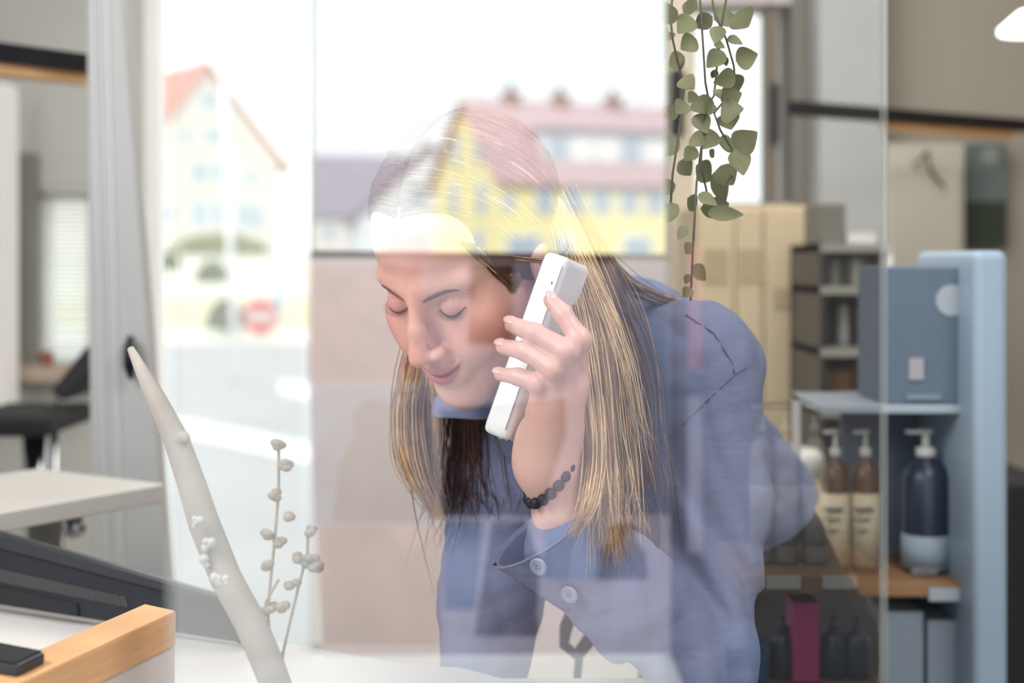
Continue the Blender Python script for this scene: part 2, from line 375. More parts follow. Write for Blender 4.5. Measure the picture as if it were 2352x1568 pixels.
pl = thing('lamp_post', (pxm(512, 16), 16, gz), 'tall thin pale lamp post standing before the white gabled house', 'lamp post')
MB().tube([P(545, 900, 16).xyz * 1 - Vector((0, 0, .0)), P(528, 560, 16), P(505, -150, 16)], [.045, .04, .03], 12).build('pole', mat('pale_pole', srgb(244, 242, 246), .6, .05, 5), pl, smooth=True)
MB().tube([Vector((pxm(545, 16), 16, gz - .05)), P(545, 900, 16)], [.08, .06], 12).build('base', M_offwhite, pl, smooth=True)

def house(label, C, u, v, L, W, z0, ze, zr, mw, mr, wins_gable=(), wins_side=(), chimneys=(), mir=False, dormer=None, name='house', over=.35):
    """corner C, ridge along u, gable face along v; windows as (along, height, width, tall)"""
    C = Vector(C); u = Vector(u).normalized(); v = Vector(v).normalized(); up = Vector((0, 0, 1))
    Z = lambda p, z: Vector((p.x, p.y, z))
    t = thing(name, Z(C, z0), label, 'house', None, mir)
    g = [Z(C, z0), Z(C + v * W, z0), Z(C + v * W, ze), Z(C + v * W / 2, zr), Z(C, ze)]
    MB().prism(g, u * L).build('walls', mw, t, mir)
    r = MB(); ov = u * over; sl = (zr - ze) / (W / 2)
    for a, s in ((C, -1), (C + v * W, 1)):
        e0 = Z(a + v * s * over, ze - sl * over + .06); rd = Z(C + v * W / 2, zr + .06)
        q = [e0 - ov, rd - ov, rd + u * L + ov, e0 + u * L + ov]; r.prism(q, up * .2)
    r.build('roof', mr, t, mir)
    on, osd = -u, -v
    for a, zc, ww, hh in wins_gable:
        p = Z(C + v * a, zc) + on * .03
        fr = MB().prism([p - v * (ww / 2 + .1) - up * (hh / 2 + .1), p + v * (ww / 2 + .1) - up * (hh / 2 + .1), p + v * (ww / 2 + .1) + up * (hh / 2 + .1), p - v * (ww / 2 + .1) + up * (hh / 2 + .1)], on * .06).build('window', M_white, t, mir)
        q = p + on * .065; MB().prism([q - v * ww / 2 - up * hh / 2, q + v * ww / 2 - up * hh / 2, q + v * ww / 2 + up * hh / 2, q - v * ww / 2 + up * hh / 2], on * .02).build('pane', M_pane, fr, mir)
    for a, zc, ww, hh in wins_side:
        p = Z(C + u * a, zc) + osd * .03
        fr = MB().prism([p - u * (ww / 2 + .12) - up * (hh / 2 + .12), p + u * (ww / 2 + .12) - up * (hh / 2 + .12), p + u * (ww / 2 + .12) + up * (hh / 2 + .12), p - u * (ww / 2 + .12) + up * (hh / 2 + .12)], osd * .06).build('window', M_white, t, mir)
        q = p + osd * .065; MB().prism([q - u * ww / 2 - up * hh / 2, q + u * ww / 2 - up * hh / 2, q + u * ww / 2 + up * hh / 2, q - u * ww / 2 + up * hh / 2], osd * .02).build('pane', M_pane, fr, mir)
    for a in chimneys:
        p = C + v * W / 2 + u * a
        ch = MB().prism([Z(p + u * x + v * y, zr - .5) for x, y in ((-.4, -.35), (.4, -.35), (.4, .35), (-.4, .35))], up * 1.1).build('chimney', M_brick, t, mir)
        MB().tube([Z(p, zr + .6), Z(p, zr + 1.0)], .16, 8).build('chimney_pot', M_dark, ch, mir)
    if dormer:
        a0, a1, za, zb, inset = dormer
        p0, p1 = C + u * a0 + v * inset, C + u * a1 + v * inset
        dm = MB().prism([Z(p0, za), Z(p1, za), Z(p1, zb), Z(p0, zb)], v * (W / 2 - inset)).build('dormer', M_hgrey, t, mir)
        MB().prism([Z(p0 - u * .2 - v * .3, zb), Z(p1 + u * .2 - v * .3, zb), Z(p1 + u * .2 - v * .3, zb + .15), Z(p0 - u * .2 - v * .3, zb + .15)], v * (W / 2 - inset + .4)).build('dormer_roof', M_greyroof, dm, mir)
        n = 7
        for k in range(n):
            x = a0 + (a1 - a0) * (k + .5) / n; p = Z(C + u * x + v * inset, (za + zb) / 2 + .1) - v * .03
            hw = (a1 - a0) / n * .38; hh = (zb - za) * .32
            MB().prism([p - u * hw - up * hh, p + u * hw - up * hh, p + u * hw + up * hh, p - u * hw + up * hh], -v * .05).build('pane', M_white if k % 3 else M_pane, dm, mir)
    return t
# white gabled house (seen straight through the left window); its gable faces the street
D = 75; wp = lambda x: (x - CX) / F * D
zz = lambda y: H - (y - CY) / F * D
C = Vector((wp(300), D, 0)); Wd = wp(640) - wp(300)
gw = []
for x, y, a, b2 in ((478, 232, 34, 38), (425, 312, 20, 36), (500, 312, 60, 34), (380, 382, 18, 26), (455, 395, 36, 46), (505, 395, 36, 46), (575, 405, 22, 34), (455, 490, 36, 54), (505, 490, 36, 54), (560, 495, 36, 54), (595, 500, 20, 52), (388, 490, 24, 36)):
    gw.append((wp(x) - wp(300), zz(y), a / F * D, b2 / F * D))
house('white gabled house with red roof across the street, left of the view', C, (-.6, .8, 0), (1, 0, 0), 14, Wd, 1.3, zz(372), zz(152), M_hwhite, M_redroof, gw, over=.5)

# ================================================================== BEHIND THE CAMERA'S SIDE: what the pane mirrors
def vp(px, py, d): return P(px, py, d)
# yellow house
def gable_house(px_corner, dc, ang, W, L, z0, ze, zr, *a, **k):
    C = Vector((pxm(px_corner, dc), dc, 0)); u = Vector((math.cos(ang), math.sin(ang), 0)); v = Vector((-math.sin(ang), math.cos(ang), 0))
    return C, u, v
C, u, v = gable_house(1150, 63, math.radians(24), 8, 14, 0, 0, 0)
Wy = 8.2; zey = pym(412, 63); zry = pym(236, 66.7)
ws = [((x - 1150) / F * 66 / math.cos(math.radians(24)) * 1.0, pym(y, 66), ww, hh) for x, y, ww, hh in ((1165, 470, .4, .5), (1245, 458, .7, 1.25), (1312, 456, .8, 1.2), (1375, 456, .8, 1.2), (1440, 456, .8, 1.2), (1503, 456, .8, 1.2), (1200, 568, 1.5, .9), (1290, 568, .8, .9), (1460, 568, 1.3, .9))]
house('long yellow house with faded red roof and row of dormer windows', C, u, v, 13, Wy, gz, zey, zry, M_hyellow, M_pinkroof,
      ((2.4, pym(340, 65), .8, 1.2), (5.2, pym(345, 67), .8, 1.2), (2.0, pym(455, 65), .9, 1.4), (5.4, pym(455, 67), .9, 1.4), (2.4, pym(560, 65), 1.0, 1.2)), ws, (2.3, 4.9, 7.8), True, (2.6, 11.5, pym(392, 65), pym(300, 65), .9))
# white house with garage
dW = 78
C = Vector((pxm(818, dW), dW, 0)); v = Vector((1, .12, 0)).normalized()
Ww = (pxm(1150, dW) - pxm(818, dW))
house('white house with plum roof and a dark garage door', C, (-.15, 1, 0), v, 12, Ww, gz, pym(500, dW), pym(335, dW), M_hgrey, M_plum,
      ((pxm(958, dW) - pxm(818, dW), pym(440, dW), .7, 1.0), (pxm(934, dW) - pxm(818, dW), pym(545, dW), 2.5, 1.4)), (), (), True)
dG = 100
house('pale house with broad grey roof behind the white garage house', Vector((pxm(690, dG), dG, 0)), (1, .1, 0), (-.1, 1, 0), 8, 8, gz, pym(492, dG), pym(355, dG), M_hwhite, M_greyroof, (), ((2, pym(530, dG), .8, .9),), (), True)

# the shop's front window wall, poster and shelf
dV = 2.8
f = MB()
f.bb(pxm(1541, dV), pxm(1580, dV), dV, dV + .1, 0, zt)                                  # mullion
f.bb(pxm(1614, dV), 1.9, dV, dV + .2, 0, zt)
f.bb(pxm(1580, dV), pxm(1614, dV), dV, dV + .2, 0, pym(1285, dV)); f.bb(pxm(1580, dV), pxm(1614, dV), dV, dV + .2, pym(555, dV), zt)
f.bb(pxm(690, dV), pxm(1541, dV), dV, dV + .2, 0, pym(1540, dV))                                 # parapet
f.bb(pxm(690, dV), pxm(1541, dV), dV, dV + .2, 2.5, zt)
struct(f.build('wall_front', mat('shop_wall', srgb(66, 64, 62), .8, .06, 3), None, True))  # wall colour darkened to dim what the pane mirrors
struct(MB().bb(-1.6, pxm(1541, dV), dV - .22, dV + .02, pym(1540, dV), pym(1540, dV) + .03).build('trim_6', M_white, None, True))
struct(MB().bb(-1.7, pxm(690, dV), dV, dV + .2, 0, zt).build('veil_panel', M_white, None, True))  # white reflector added so the pane lays a pale veil over the street
dP = 2.55
def pq(px0, py0, px1, py1, off=0):     # a flat panel on the poster
    return [vp(px0, py1, dP - off), vp(px1, py1, dP - off), vp(px1, py0, dP - off), vp(px0, py0, dP - off)]
pb = [vp(742, 1505, dP), vp(1540, 1500, dP), vp(1538, 592, dP), vp(694, 582, dP)]
pt = thing('poster', vp(1120, 1505, dP), 'large hanging poster of portrait photographs in the shop window', 'poster', None, True)
MB().prism(pb, (0, .004, 0)).build('sheet', mat('poster_sheet', srgb(214, 206, 214), .6, .06, 3, translucent=.75), pt, True)
MB().tube([vp(690, 585, dP), vp(1540, 594, dP)], .008, 8).build('hanging_rod', M_dark, pt, True)
def patch(name, m, poly, off=.003):
    MB().prism([vp(x, y, dP - off) for x, y in poly], (0, .002, 0)).build(name, m, pt, True)
PM = lambda n, c, v=.2, s=12, tr=.8: mat(n, srgb(*c), .6, v, s, translucent=tr, c2=None)
patch('photo_print', PM('print_pink', (234, 188, 192), .3, 14), [(704, 878), (966, 876), (964, 606), (702, 606)])
patch('photo_print', PM('print_pale', (232, 230, 240), .1), [(968, 840), (1040, 838), (1062, 740), (1072, 606), (970, 606)])
patch('photo_print', PM('print_dark', (52, 44, 52), .4), [(1074, 790), (1180, 790), (1180, 606), (1080, 606)])
patch('photo_print', PM('print_lilac', (214, 214, 232), .12), [(1186, 790), (1340, 790), (1334, 606), (1184, 606)])
patch('photo_print', PM('print_pale', (232, 230, 240), .1), [(1114, 905), (1402, 905), (1400, 796), (1112, 796)])
patch('photo_print', PM('print_blue', (176, 196, 220), .15), [(1420, 1180), (1538, 1180), (1536, 606), (1416, 606)])
patch('photo_print', PM('print_mist', (206, 214, 230), .12), [(722, 1200), (1000, 1200), (990, 884), (716, 884)])
patch('photo_print', PM('print_black', (40, 34, 44), .4), [(1016, 1186), (1240, 1186), (1300, 1000), (1300, 912), (1010, 940)])
patch('photo_print', PM('print_peach', (236, 212, 204), .3, 9), [(742, 1480), (1010, 1480), (1010, 1206), (736, 1206)])
patch('photo_print', PM('print_blue', (176, 196, 220), .15), [(1020, 1400), (1090, 1400), (1110, 1196), (1020, 1196)])
patch('photo_print', PM('print_black', (40, 34, 44), .4), [(1100, 1400), (1230, 1440), (1240, 1300), (1210, 1196), (1130, 1196)])
patch('photo_print', PM('print_sky', (200, 214, 236), .12), [(1250, 1330), (1390, 1330), (1390, 1196), (1250, 1196)])
# figures on the prints
def fig(cx, y0, y1, wd, m):
    patch('printed_figure', m, [(cx - wd * .5, y1), (cx + wd * .5, y1), (cx + wd * .42, y0 + (y1 - y0) * .5), (cx + wd * .24, y0 + (y1 - y0) * .3), (cx + wd * .26, y0 + (y1 - y0) * .12), (cx + wd * .12, y0), (cx - wd * .12, y0), (cx - wd * .26, y0 + (y1 - y0) * .12), (cx - wd * .24, y0 + (y1 - y0) * .3), (cx - wd * .42, y0 + (y1 - y0) * .5)], .007)
fig(860, 920, 1198, 190, PM('fig_taupe', (196, 176, 176), .2)); fig(1165, 1290, 1460, 150, PM('fig_rose', (150, 128, 134), .25)); fig(1430, 1200, 1330, 120, PM('fig_grey', (108, 100, 120), .3))
bn = thing('banner', vp(1597, 1270, dV - .05), 'narrow pink and white banner in the slot beside the poster', 'banner', None, True)
MB().prism([vp(1580, 850, dV - .05), vp(1613, 850, dV - .05), vp(1612, 560, dV - .05), vp(1580, 560, dV - .05)], (0, .003, 0)).build('pink_sheet', PM('banner_pink', (238, 180, 192), .15, 5), bn, True)
MB().prism([vp(1580, 1270, dV - .05), vp(1613, 1270, dV - .05), vp(1612, 905, dV - .05), vp(1580, 905, dV - .05)], (0, .003, 0)).build('white_sheet', PM('banner_white', (226, 222, 236), .1, 5), bn, True)
MB().bb(pxm(1580, dV - .05), pxm(1613, dV - .05), dV - .06, dV - .04, pym(905, dV - .05), pym(850, dV - .05)).build('clip', M_dark, bn, True)

# products on a shop shelf, seen as a reflection over her dark trousers
dS = 1.75
M_oak = mat('dimmed_oak', srgb(96, 72, 50), .6, .2, 8)  # dimness put into the board, bottle, label and tag colours of this shelf
M_dimbottle = mat('dimmed_bottle', srgb(104, 102, 98), .5, .1, 8)
M_dimlabel = mat('dimmed_label', srgb(116, 114, 110), .6, .1, 8)
M_tagd = mat('dim_tag', srgb(128, 128, 126), .6, .1, 8)
sh = thing('shop_shelf', vp(1800, 1330, dS), 'wooden shop shelf with paper price tags, mirrored over the dark trousers', 'shelf', None, True)
MB().bb(pxm(1690, dS), pxm(2030, dS), dS - .03, dS + .18, pym(1348, dS), pym(1312, dS)).build('board', M_oak, sh, True)
for x in (1800, 1930): MB().pbox(x - 40, x + 40, 1322, 1352, dS - .036, .003).build('price_tag', M_tagd, sh, True)
MB().bb(pxm(1690, dS), pxm(2030, dS), dS - .03, dS + .18, pym(1600, dS), pym(1570, dS)).build('lower_board', M_oak, sh, True)
def bottle(c, r, hh, mb_, mcap, label, group, mir=False, lab=M_label, cat='bottle', pump=True, band=(.12, .5)):
    c = Vector(c); t = thing('pump_bottle' if pump else 'bottle', c, label, cat, group, mir)
    MB().lathe(c, [(r * .9, 0), (r, hh * .03), (r, hh * .66), (r * .82, hh * .74), (r * .36, hh * .79), (r * .36, hh * .82)], 24).build('body', mb_, t, mir, True)
    cp = MB(); cp.lathe(c, [(r * .42, hh * .81), (r * .42, hh * .87), (r * .16, hh * .88), (r * .16, hh * .97), (r * .3, hh * .975), (r * .3, hh), (.001, hh)], 16)
    if pump: cp.box(c + Vector((-r * .4, -r * .2, hh * .985)), (r * 1.0, r * .25, hh * .025))
    cp.build('pump' if pump else 'cap', mcap, t, mir, True)
    if lab:
        lb = MB().lathe(c, [(r * 1.005, hh * band[0]), (r * 1.012, hh * band[0]), (r * 1.012, hh * band[1]), (r * 1.005, hh * band[1])], 24).build('paper_label', lab, t, mir, True)
    return t
for x, k, lb in ((1752, 0, 'left'), (1806, 1, 'middle'), (1874, 2, 'right')):
    bottle((pxm(x, dS + .04), dS + .05, pym(1312, dS)), .015 if x < 1800 else .0165, .2, M_dimbottle, M_dimbottle, lb + ' of three pale bottles on the shop shelf, mirrored over the trousers', 'pale bottles on the shop shelf', True, M_dimlabel)
bx = MB().pbox(1822, 1882, 1384, 1568, dS, .05).build('carton', mat('magenta_card', srgb(136, 36, 90), .5, .1, 6), None, True, bevel=.002); tag(bx, 'magenta carton mirrored low over the dark trousers', 'box')
bx = MB().pbox(1668, 1762, 1480, 1568, dS, .05).build('carton', mat('petrol_card', srgb(14, 58, 94), .5, .1, 6), None, True, bevel=.002); tag(bx, 'petrol blue carton mirrored at the lower edge', 'box')
for k, x in enumerate((1790, 1905, 1960)):
    bottle((pxm(x, dS + .05), dS + .03, pym(1570, dS)), .016, .075, M_navy, M_dark, ('first', 'second', 'third')[k] + ' small dark bottle from the left on the lower mirrored shelf', 'small dark bottles on the lower mirrored shelf', True, None, pump=False)

# ================================================================== THE GLASS PANE
def pane_mat():
    m = bpy.data.materials.new('reflective_glass'); m.use_nodes = True; t = m.node_tree; t.nodes.clear()
    o = t.nodes.new('ShaderNodeOutputMaterial'); mx = t.nodes.new('ShaderNodeMixShader'); mx.inputs[0].default_value = .42
    a = t.nodes.new('ShaderNodeBsdfTransparent'); a.inputs[0].default_value = (.99, 1, 1, 1)
    g = t.nodes.new('ShaderNodeBsdfGlossy'); g.inputs['Color'].default_value = (.97, .99, 1, 1); g.inputs['Roughness'].default_value = 0.0
    t.links.new(a.outputs[0], mx.inputs[1]); t.links.new(g.outputs[0], mx.inputs[2]); t.links.new(mx.outputs[0], o.inputs['Surface'])
    return m
a, b = on_pane(396), on_pane(2030)
gp = MB().add([(a.x, a.y, .02), (b.x, b.y, .02), (b.x, b.y, 2.68), (a.x, a.y, 2.68)], [(0, 1, 2, 3)]).build('window_4', pane_mat())
struct(gp)
ed = MB()
for p in (a, b): ed.box((p.x, p.y, 1.35), (.0006, .0012, 2.66), TH)
ed.build('glass_edge', mat('glass_edge', srgb(170, 176, 176), .2, .05, 5), gp)

# ================================================================== LEFT: DESK AND FURNITURE
CT = .853
ct = thing('counter', (-.4, 1.2, 0), 'long white counter she leans on, across the bottom of the view', 'counter')
Lp = [(-1.5, .88), (.22, .88), (.22, 1.355), (-.01, 1.355), (-.05, 1.39), (-.1, 1.4), (-.27, 1.5), (-.35, 1.68), (-1.5, 1.68)]
MB().prism([(x, y, CT - .04) for x, y in Lp], (0, 0, .04)).build('worktop', mat('worktop_white', srgb(198, 196, 195), .4, .04, 5), ct)
MB().bb(-1.45, .18, .94, 1.33, .08, CT - .04).build('cabinet_body', M_offwhite, ct)
MB().bb(-1.45, .18, .97, 1.31, 0, .08).build('plinth', M_dark, ct)

# low dark screen housing
mn = thing('computer_monitor', P(300, 1440, 1.47), 'dark grey computer screen seen from behind, leaning back on the counter', 'monitor')
mn.location.z = CT; ORG[mn.name] = Vector(mn.location)
q = [P(-60, 1380, 1.62), P(560, 1478, 1.452), P(508, 1371, 1.472), P(-60, 1207, 1.64)]
nb = (q[1] - q[0]).cross(q[3] - q[0]).normalized()
if nb.y > 0: nb = -nb
MB().prism(q, -nb * .022).build('housing', mat('monitor_shell', srgb(30, 33, 41), .4, .1, 6), mn, bevel=.004)
def mq(u_, v_, o): return q[0].lerp(q[1], u_).lerp(q[3].lerp(q[2], u_), v_) + nb * o
MB().prism([mq(0, .80, .001), mq(.99, .80, .001), mq(.985, .985, .001), mq(0, .985, .001)], nb * .003).build('top_band', M_dark, mn)
MB().prism([mq(.0, .775, .0), mq(.99, .775, .0), mq(.99, .79, .0), mq(0, .79, .0)], nb * .002).build('seam', M_black, mn)
MB().prism([mq(.985, 0, 0), mq(1.0, 0, 0), mq(1.0, 1, 0), mq(.985, 1, 0)], nb * .003).build('side_edge', M_black, mn)
MB().prism([mq(0, .02, 0), mq(.42, .02, 0), mq(.42, .22, 0), mq(0, .27, 0)], nb * .003).build('lower_panel', M_black, mn)
vg = MB()
for k in range(52):
    u_ = k / 52 * .62; vg.prism([mq(u_, .32, .0), mq(u_ + .0040, .32, .0), mq(u_ + .0040, .50, .0), mq(u_, .50, .0)], nb * .002)
vg.build('vent_slats', mat('vent_grey', srgb(84, 84, 86), .5, .1, 6), mn)
MB().prism([mq(0, .30, 0), mq(.63, .30, 0), mq(.63, .52, 0), mq(0, .52, 0)], nb * .0006).build('vent_recess', M_black, mn)

# wood topped low stand
st = thing('display_stand', P(330, 1560, 1.15), 'low pale stand with a pale wooden top rail at lower left', 'stand'); st.location.z = CT; ORG[st.name] = Vector(st.location)
def onz(px, py, z): dd = F * (H - z) / (py - CY); return Vector((pxm(px, dd), dd, z))
zt_ = .945
A_, B_ = onz(332, 1384, zt_), onz(406, 1400, zt_); E_ = onz(-40, 1545, zt_); 
dv = (E_ - A_); bar = [A_, B_, B_ + dv, A_ + dv]
MB().prism([p - Vector((0, 0, .032)) for p in bar], (0, 0, .032)).build('top_rail', M_woodx, st, bevel=.003)
ins = [A_ + (B_ - A_) * .1, B_ - (B_ - A_) * .06, B_ + dv - (B_ - A_) * .06, A_ + dv + (B_ - A_) * .1]
MB().prism([Vector((p.x, p.y, CT)) for p in ins], (0, 0, zt_ - .032 - CT)).build('side_panel', mat('stand_panel', srgb(186, 178, 174), .5, .05, 5), st)
tb = thing('tablet', onz(30, 1520, zt_ + .01), 'dark tablet lying on the wooden rail at the lower left corner', 'tablet'); tb.location.z = zt_; ORG[tb.name] = Vector(tb.location)
tq = [onz(-60, 1492, zt_), onz(104, 1524, zt_), onz(40, 1556, zt_), onz(-120, 1530, zt_)]
MB().prism(list(reversed([p + Vector((0, 0, .0)) for p in tq])), (0, 0, .009)).build('case', M_dark, tb, bevel=.002)
MB().prism(list(reversed([p.lerp(sum(tq, Vector()) / 4, .08) + Vector((0, 0, .009)) for p in tq])), (0, 0, .0012)).build('screen', M_blackm, tb)

# white table corner
zt2 = .953; cA, cB = Vector((-.463, 1.9, 0)), Vector((-.678, 2.04, 0))
uu = (cB - cA).normalized(); vv = Vector((uu.y, -uu.x, 0)); vv = vv if vv.y < 0 else -vv
tt = thing('work_table', (-.72, 1.75, 0), 'square white work table behind the dark screen at left', 'table')
pl4 = [cA, cA + vv * .5, cA + vv * .5 + uu * .26, cA + uu * .26]
pl4 = [Vector((p.x, p.y, zt2 - .024)) for p in pl4]
MB().prism(pl4, (0, 0, .024)).build('table_top', mat('table_white', srgb(176, 174, 170), .5, .04, 5), tt, bevel=.002)
pp = cA + vv * .09 + uu * .13
MB().tube([(pp.x, pp.y, .02), (pp.x, pp.y, zt2 - .024)], .024, 14).build('pedestal', M_chrome, tt, smooth=True)
MB().lathe((pp.x, pp.y, 0), [(.12, 0), (.12, .012), (.03, .03)], 28).build('base_plate', M_chrome, tt, smooth=True)
kb = MB(); kc = P(172, 1208, 1.95); kb.ball(kc, .018, 16); tag(kb.build('glass_knob', M_chrome, tt, smooth=True), None)

# stool
so = thing('bar_stool', (pxm(90, 2.9), 2.9, 0), 'black padded salon stool with slanted backrest under the blind window', 'stool')
zs = pym(962, 2.9)
MB().box((pxm(60, 2.9), 2.9, zs), (.19, .3, .04)).build('seat', M_black, so, bevel=.014, seg=3)
bk = MB(); p0, p1 = P(128, 912, 2.88), P(222, 812, 2.92); dirn = (p1 - p0).normalized(); nrm = Vector((-dirn.z, 0, dirn.x))
bk.prism([p0 - nrm * .018, p1 - nrm * .03, p1 + nrm * .03, p0 + nrm * .018], (0, .22, 0)); bk.build('backrest', M_black, so, bevel=.01, seg=3)
MB().tube([P(110, 968, 2.95), P(120, 930, 3.0), P(136, 905, 3.0)], .008, 8).build('back_bracket', M_chrome, so, smooth=True)
MB().tube([(pxm(80, 2.9), 2.9, .03), (pxm(80, 2.9), 2.9, zs)], .024, 14).build('column', M_chrome, so, smooth=True)
MB().tube([(pxm(125, 2.9), 2.9, .25), (pxm(125, 2.9), 2.9, zs)], .008, 8).build('lift_rod', M_chrome, so, smooth=True)
MB().lathe((pxm(80, 2.9), 2.9, 0), [(.2, 0), (.2, .012), (.05, .035), (.02, .04)], 28).build('base', M_chrome, so, smooth=True)
sf = MB().lathe((pxm(50, 3.95), 3.93, pym(834, BW)), [(.012, 0), (.02, .01), (.018, .035), (.01, .04)], 14).build('pot', mat('rust_pot', srgb(140, 84, 70), .6, .1, 9), smooth=True)
sf.name = 'flower_pot'; sf.location.x = pxm(108, 3.93) - pxm(50, 3.95); tag(sf, 'small rust red pot on the sill below the blind', 'pot')

# dark rails with wood undersides
def rail(x0, d0, x1, d1, label, wd0, wd1):
    z = 1.585; a, b = Vector((pxm(x0, d0), d0, z)), Vector((pxm(x1, d1), d1, z)); t = thing('ceiling_rail', a, label, 'rail', 'dark rails with wood undersides')
    n = Vector((-(b - a).y, (b - a).x, 0)).normalized()
    MB().prism([a - n * .012, b - n * .012, b - n * .012 + Vector((0, 0, .032)), a - n * .012 + Vector((0, 0, .032))], n * .03).build('track', M_blackm, t)
    a2, b2 = a.lerp(b, wd0), a.lerp(b, wd1)
    MB().prism([a2 + Vector((0, 0, -.02)), b2 + Vector((0, 0, -.02)), b2, a2], n * .03).build('wood_strip', M_wood, t)
    for k in (.04, .96):
        p = a.lerp(b, k) + n * .003
        if k < .5 and x0 < 0 or k > .5 and x1 > 2352: MB().tube([p + Vector((0, 0, .03)), Vector((p.x, p.y, zt))], .005, 8).build('hanging_rod', M_blackm, t)
rail(-120, 2.32, 268, 2.58, 'dark rail with wood underside at upper left before the door', .0, .83)
rail(1820, 3.26, 2440, 3.76, 'dark rail with wood underside at upper right above the cupboard', .33, .8)

# ================================================================== RIGHT: CABINET, SHELVES, PRODUCTS
cb = thing('cabinet', (pxm(1740, 3.2), 3.3, 0), 'tall cream cabinet with panelled doors behind her shoulder', 'cabinet')
dC = 3.15
MB().bb(pxm(1602, dC), pxm(1880, dC), dC, dC + .4, 0, pym(472, dC)).build('carcass', M_cream, cb)
for i, (x0, x1) in enumerate(((1604, 1688), (1691, 1752), (1756, 1878))):
    for y0, y1 in ((478, 930), (938, 1700)):
        dd = MB().pbox(x0, x1, y0, y1, dC - .018, .017).build('door', M_cream, cb, bevel=.003)
        if i == 2 and y0 == 478: MB().tube([P(1830, 745, dC - .02), P(1829, 770, dC - .045), P(1829, 810, dC - .045), P(1830, 838, dC - .02)], [.005, .009, .009, .005], 10).build('handle', M_dark, dd, smooth=True)
for (x0, x1, y0, y1), lb in zip(((1616, 1672, 572, 650), (1696, 1756, 572, 648), (1776, 1850, 660, 708)), ('left of the upper two', 'right of the upper two', 'lower right, above the dark handle')):
    nt_ = MB().pbox(x0, x1, y0, y1, dC - .021, .002).build('reflection_patch', mat('reflection_tan', srgb(198, 178, 144), .8, .05, 8)); tag(nt_, 'tan patch painted as a reflection on the cream cabinet, ' + lb, 'reflection', 'painted reflections on the cream cabinet')  # reflections on the cabinet doors put in as flat tan patches
bi = thing('bin', (pxm(1826, 2.5), 2.5, 0), 'white lidded bin standing before the cream cabinet', 'bin')
zb = pym(1040, 2.5)
MB().lathe((pxm(1826, 2.5), 2.55, 0), [(.045, 0), (.052, .02), (.056, zb - .03), (.05, zb - .03)], 24).build('body', M_cream, bi, smooth=True)
MB().lathe((pxm(1826, 2.5), 2.55, 0), [(.06, zb - .045), (.06, zb - .01), (.05, zb), (.001, zb)], 24).build('lid', M_white, bi, smooth=True)

# dark open shelving further back
dB = 2.8
us = thing('shelving_unit', (pxm(1945, dB), dB + .15, 0), 'tall open shelving with grey back between cabinet and bottle rack', 'shelf')
MB().bb(pxm(1884, dB), pxm(2040, dB), dB + .28, dB + .3, 0, pym(560, dB)).build('back_panel', mat('shelf_back', srgb(128, 128, 116), .7, .1, 5), us)
for x in (1884, 2036): MB().bb(pxm(x, dB), pxm(x, dB) + .012, dB, dB + .3, 0, pym(560, dB)).build('side_panel', M_dark if x < 1900 else M_offwhite, us)
BY = (560, 657, 800, 938, 1250)
for y in BY: MB().bb(pxm(1884, dB), pxm(2046, dB), dB - .005, dB + .28, pym(y, dB) - .016, pym(y, dB)).build('shelf_board', mat('shelf_board', srgb(160, 160, 150), .6, .05, 5), us)
def carton(x0, x1, y0, yb, d, th, m, label, group=None, nm='carton'):
    o = MB().bb(pxm(x0, d), pxm(x1, d), d, d + th, yb, pym(y0, d)).build(nm, m, bevel=.002); return tag(o, label, 'box', group)
carton(1882, 1942, 468, pym(560, dB), dB + .03, .15, mat('grey_card', srgb(128, 126, 116), .7, .06, 6), 'grey carton on top of the open shelving, left')
carton(1946, 2012, 535, pym(560, dB), dB + .03, .15, M_white, 'flat white carton on top of the open shelving, right of the grey one')
cols = [(88, 88, 78), (150, 148, 132), (70, 72, 68), (168, 166, 150), (96, 92, 70)]
for k in range(5):
    x0 = 1896 + k * 25
    o = MB().bb(pxm(x0, dB), pxm(x0 + 21, dB), dB + .05, dB + .2, pym(657, dB), pym(657, dB) + .062 - .006 * (k % 2)).build('book', mat('spine_%s' % 'abcde'[k], srgb(*cols[k]), .7, .1, 6), bevel=.001)
    tag(o, ('leftmost', 'second from left', 'middle', 'second from right', 'rightmost')[k] + ' of the narrow books on the upper open shelf', 'book', 'books on the upper open shelf')
for k in range(4):
    bottle((pxm(1905 + k * 31, dB + .1), dB + .1, pym(800, dB)), .011, .105 - .02 * (k == 0), (M_dark, M_label, M_dark, M_brownb)[k], M_dark, ('short dark', 'pale', 'tall dark', 'brown')[k] + ' slim bottle on the middle open shelf', 'slim bottles on the middle open shelf', False, None, pump=False)
carton(1898, 1955, 850, pym(938, dB), dB + .04, .15, M_kraft, 'brown carton on the lower open shelf, left of the darker one', 'brown cartons on the lower open shelf')
carton(1960, 2005, 832, pym(938, dB), dB + .04, .15, mat('dark_card', srgb(70, 52, 44), .8, .15, 10), 'dark brown narrow carton on the lower open shelf', 'brown cartons on the lower open shelf')

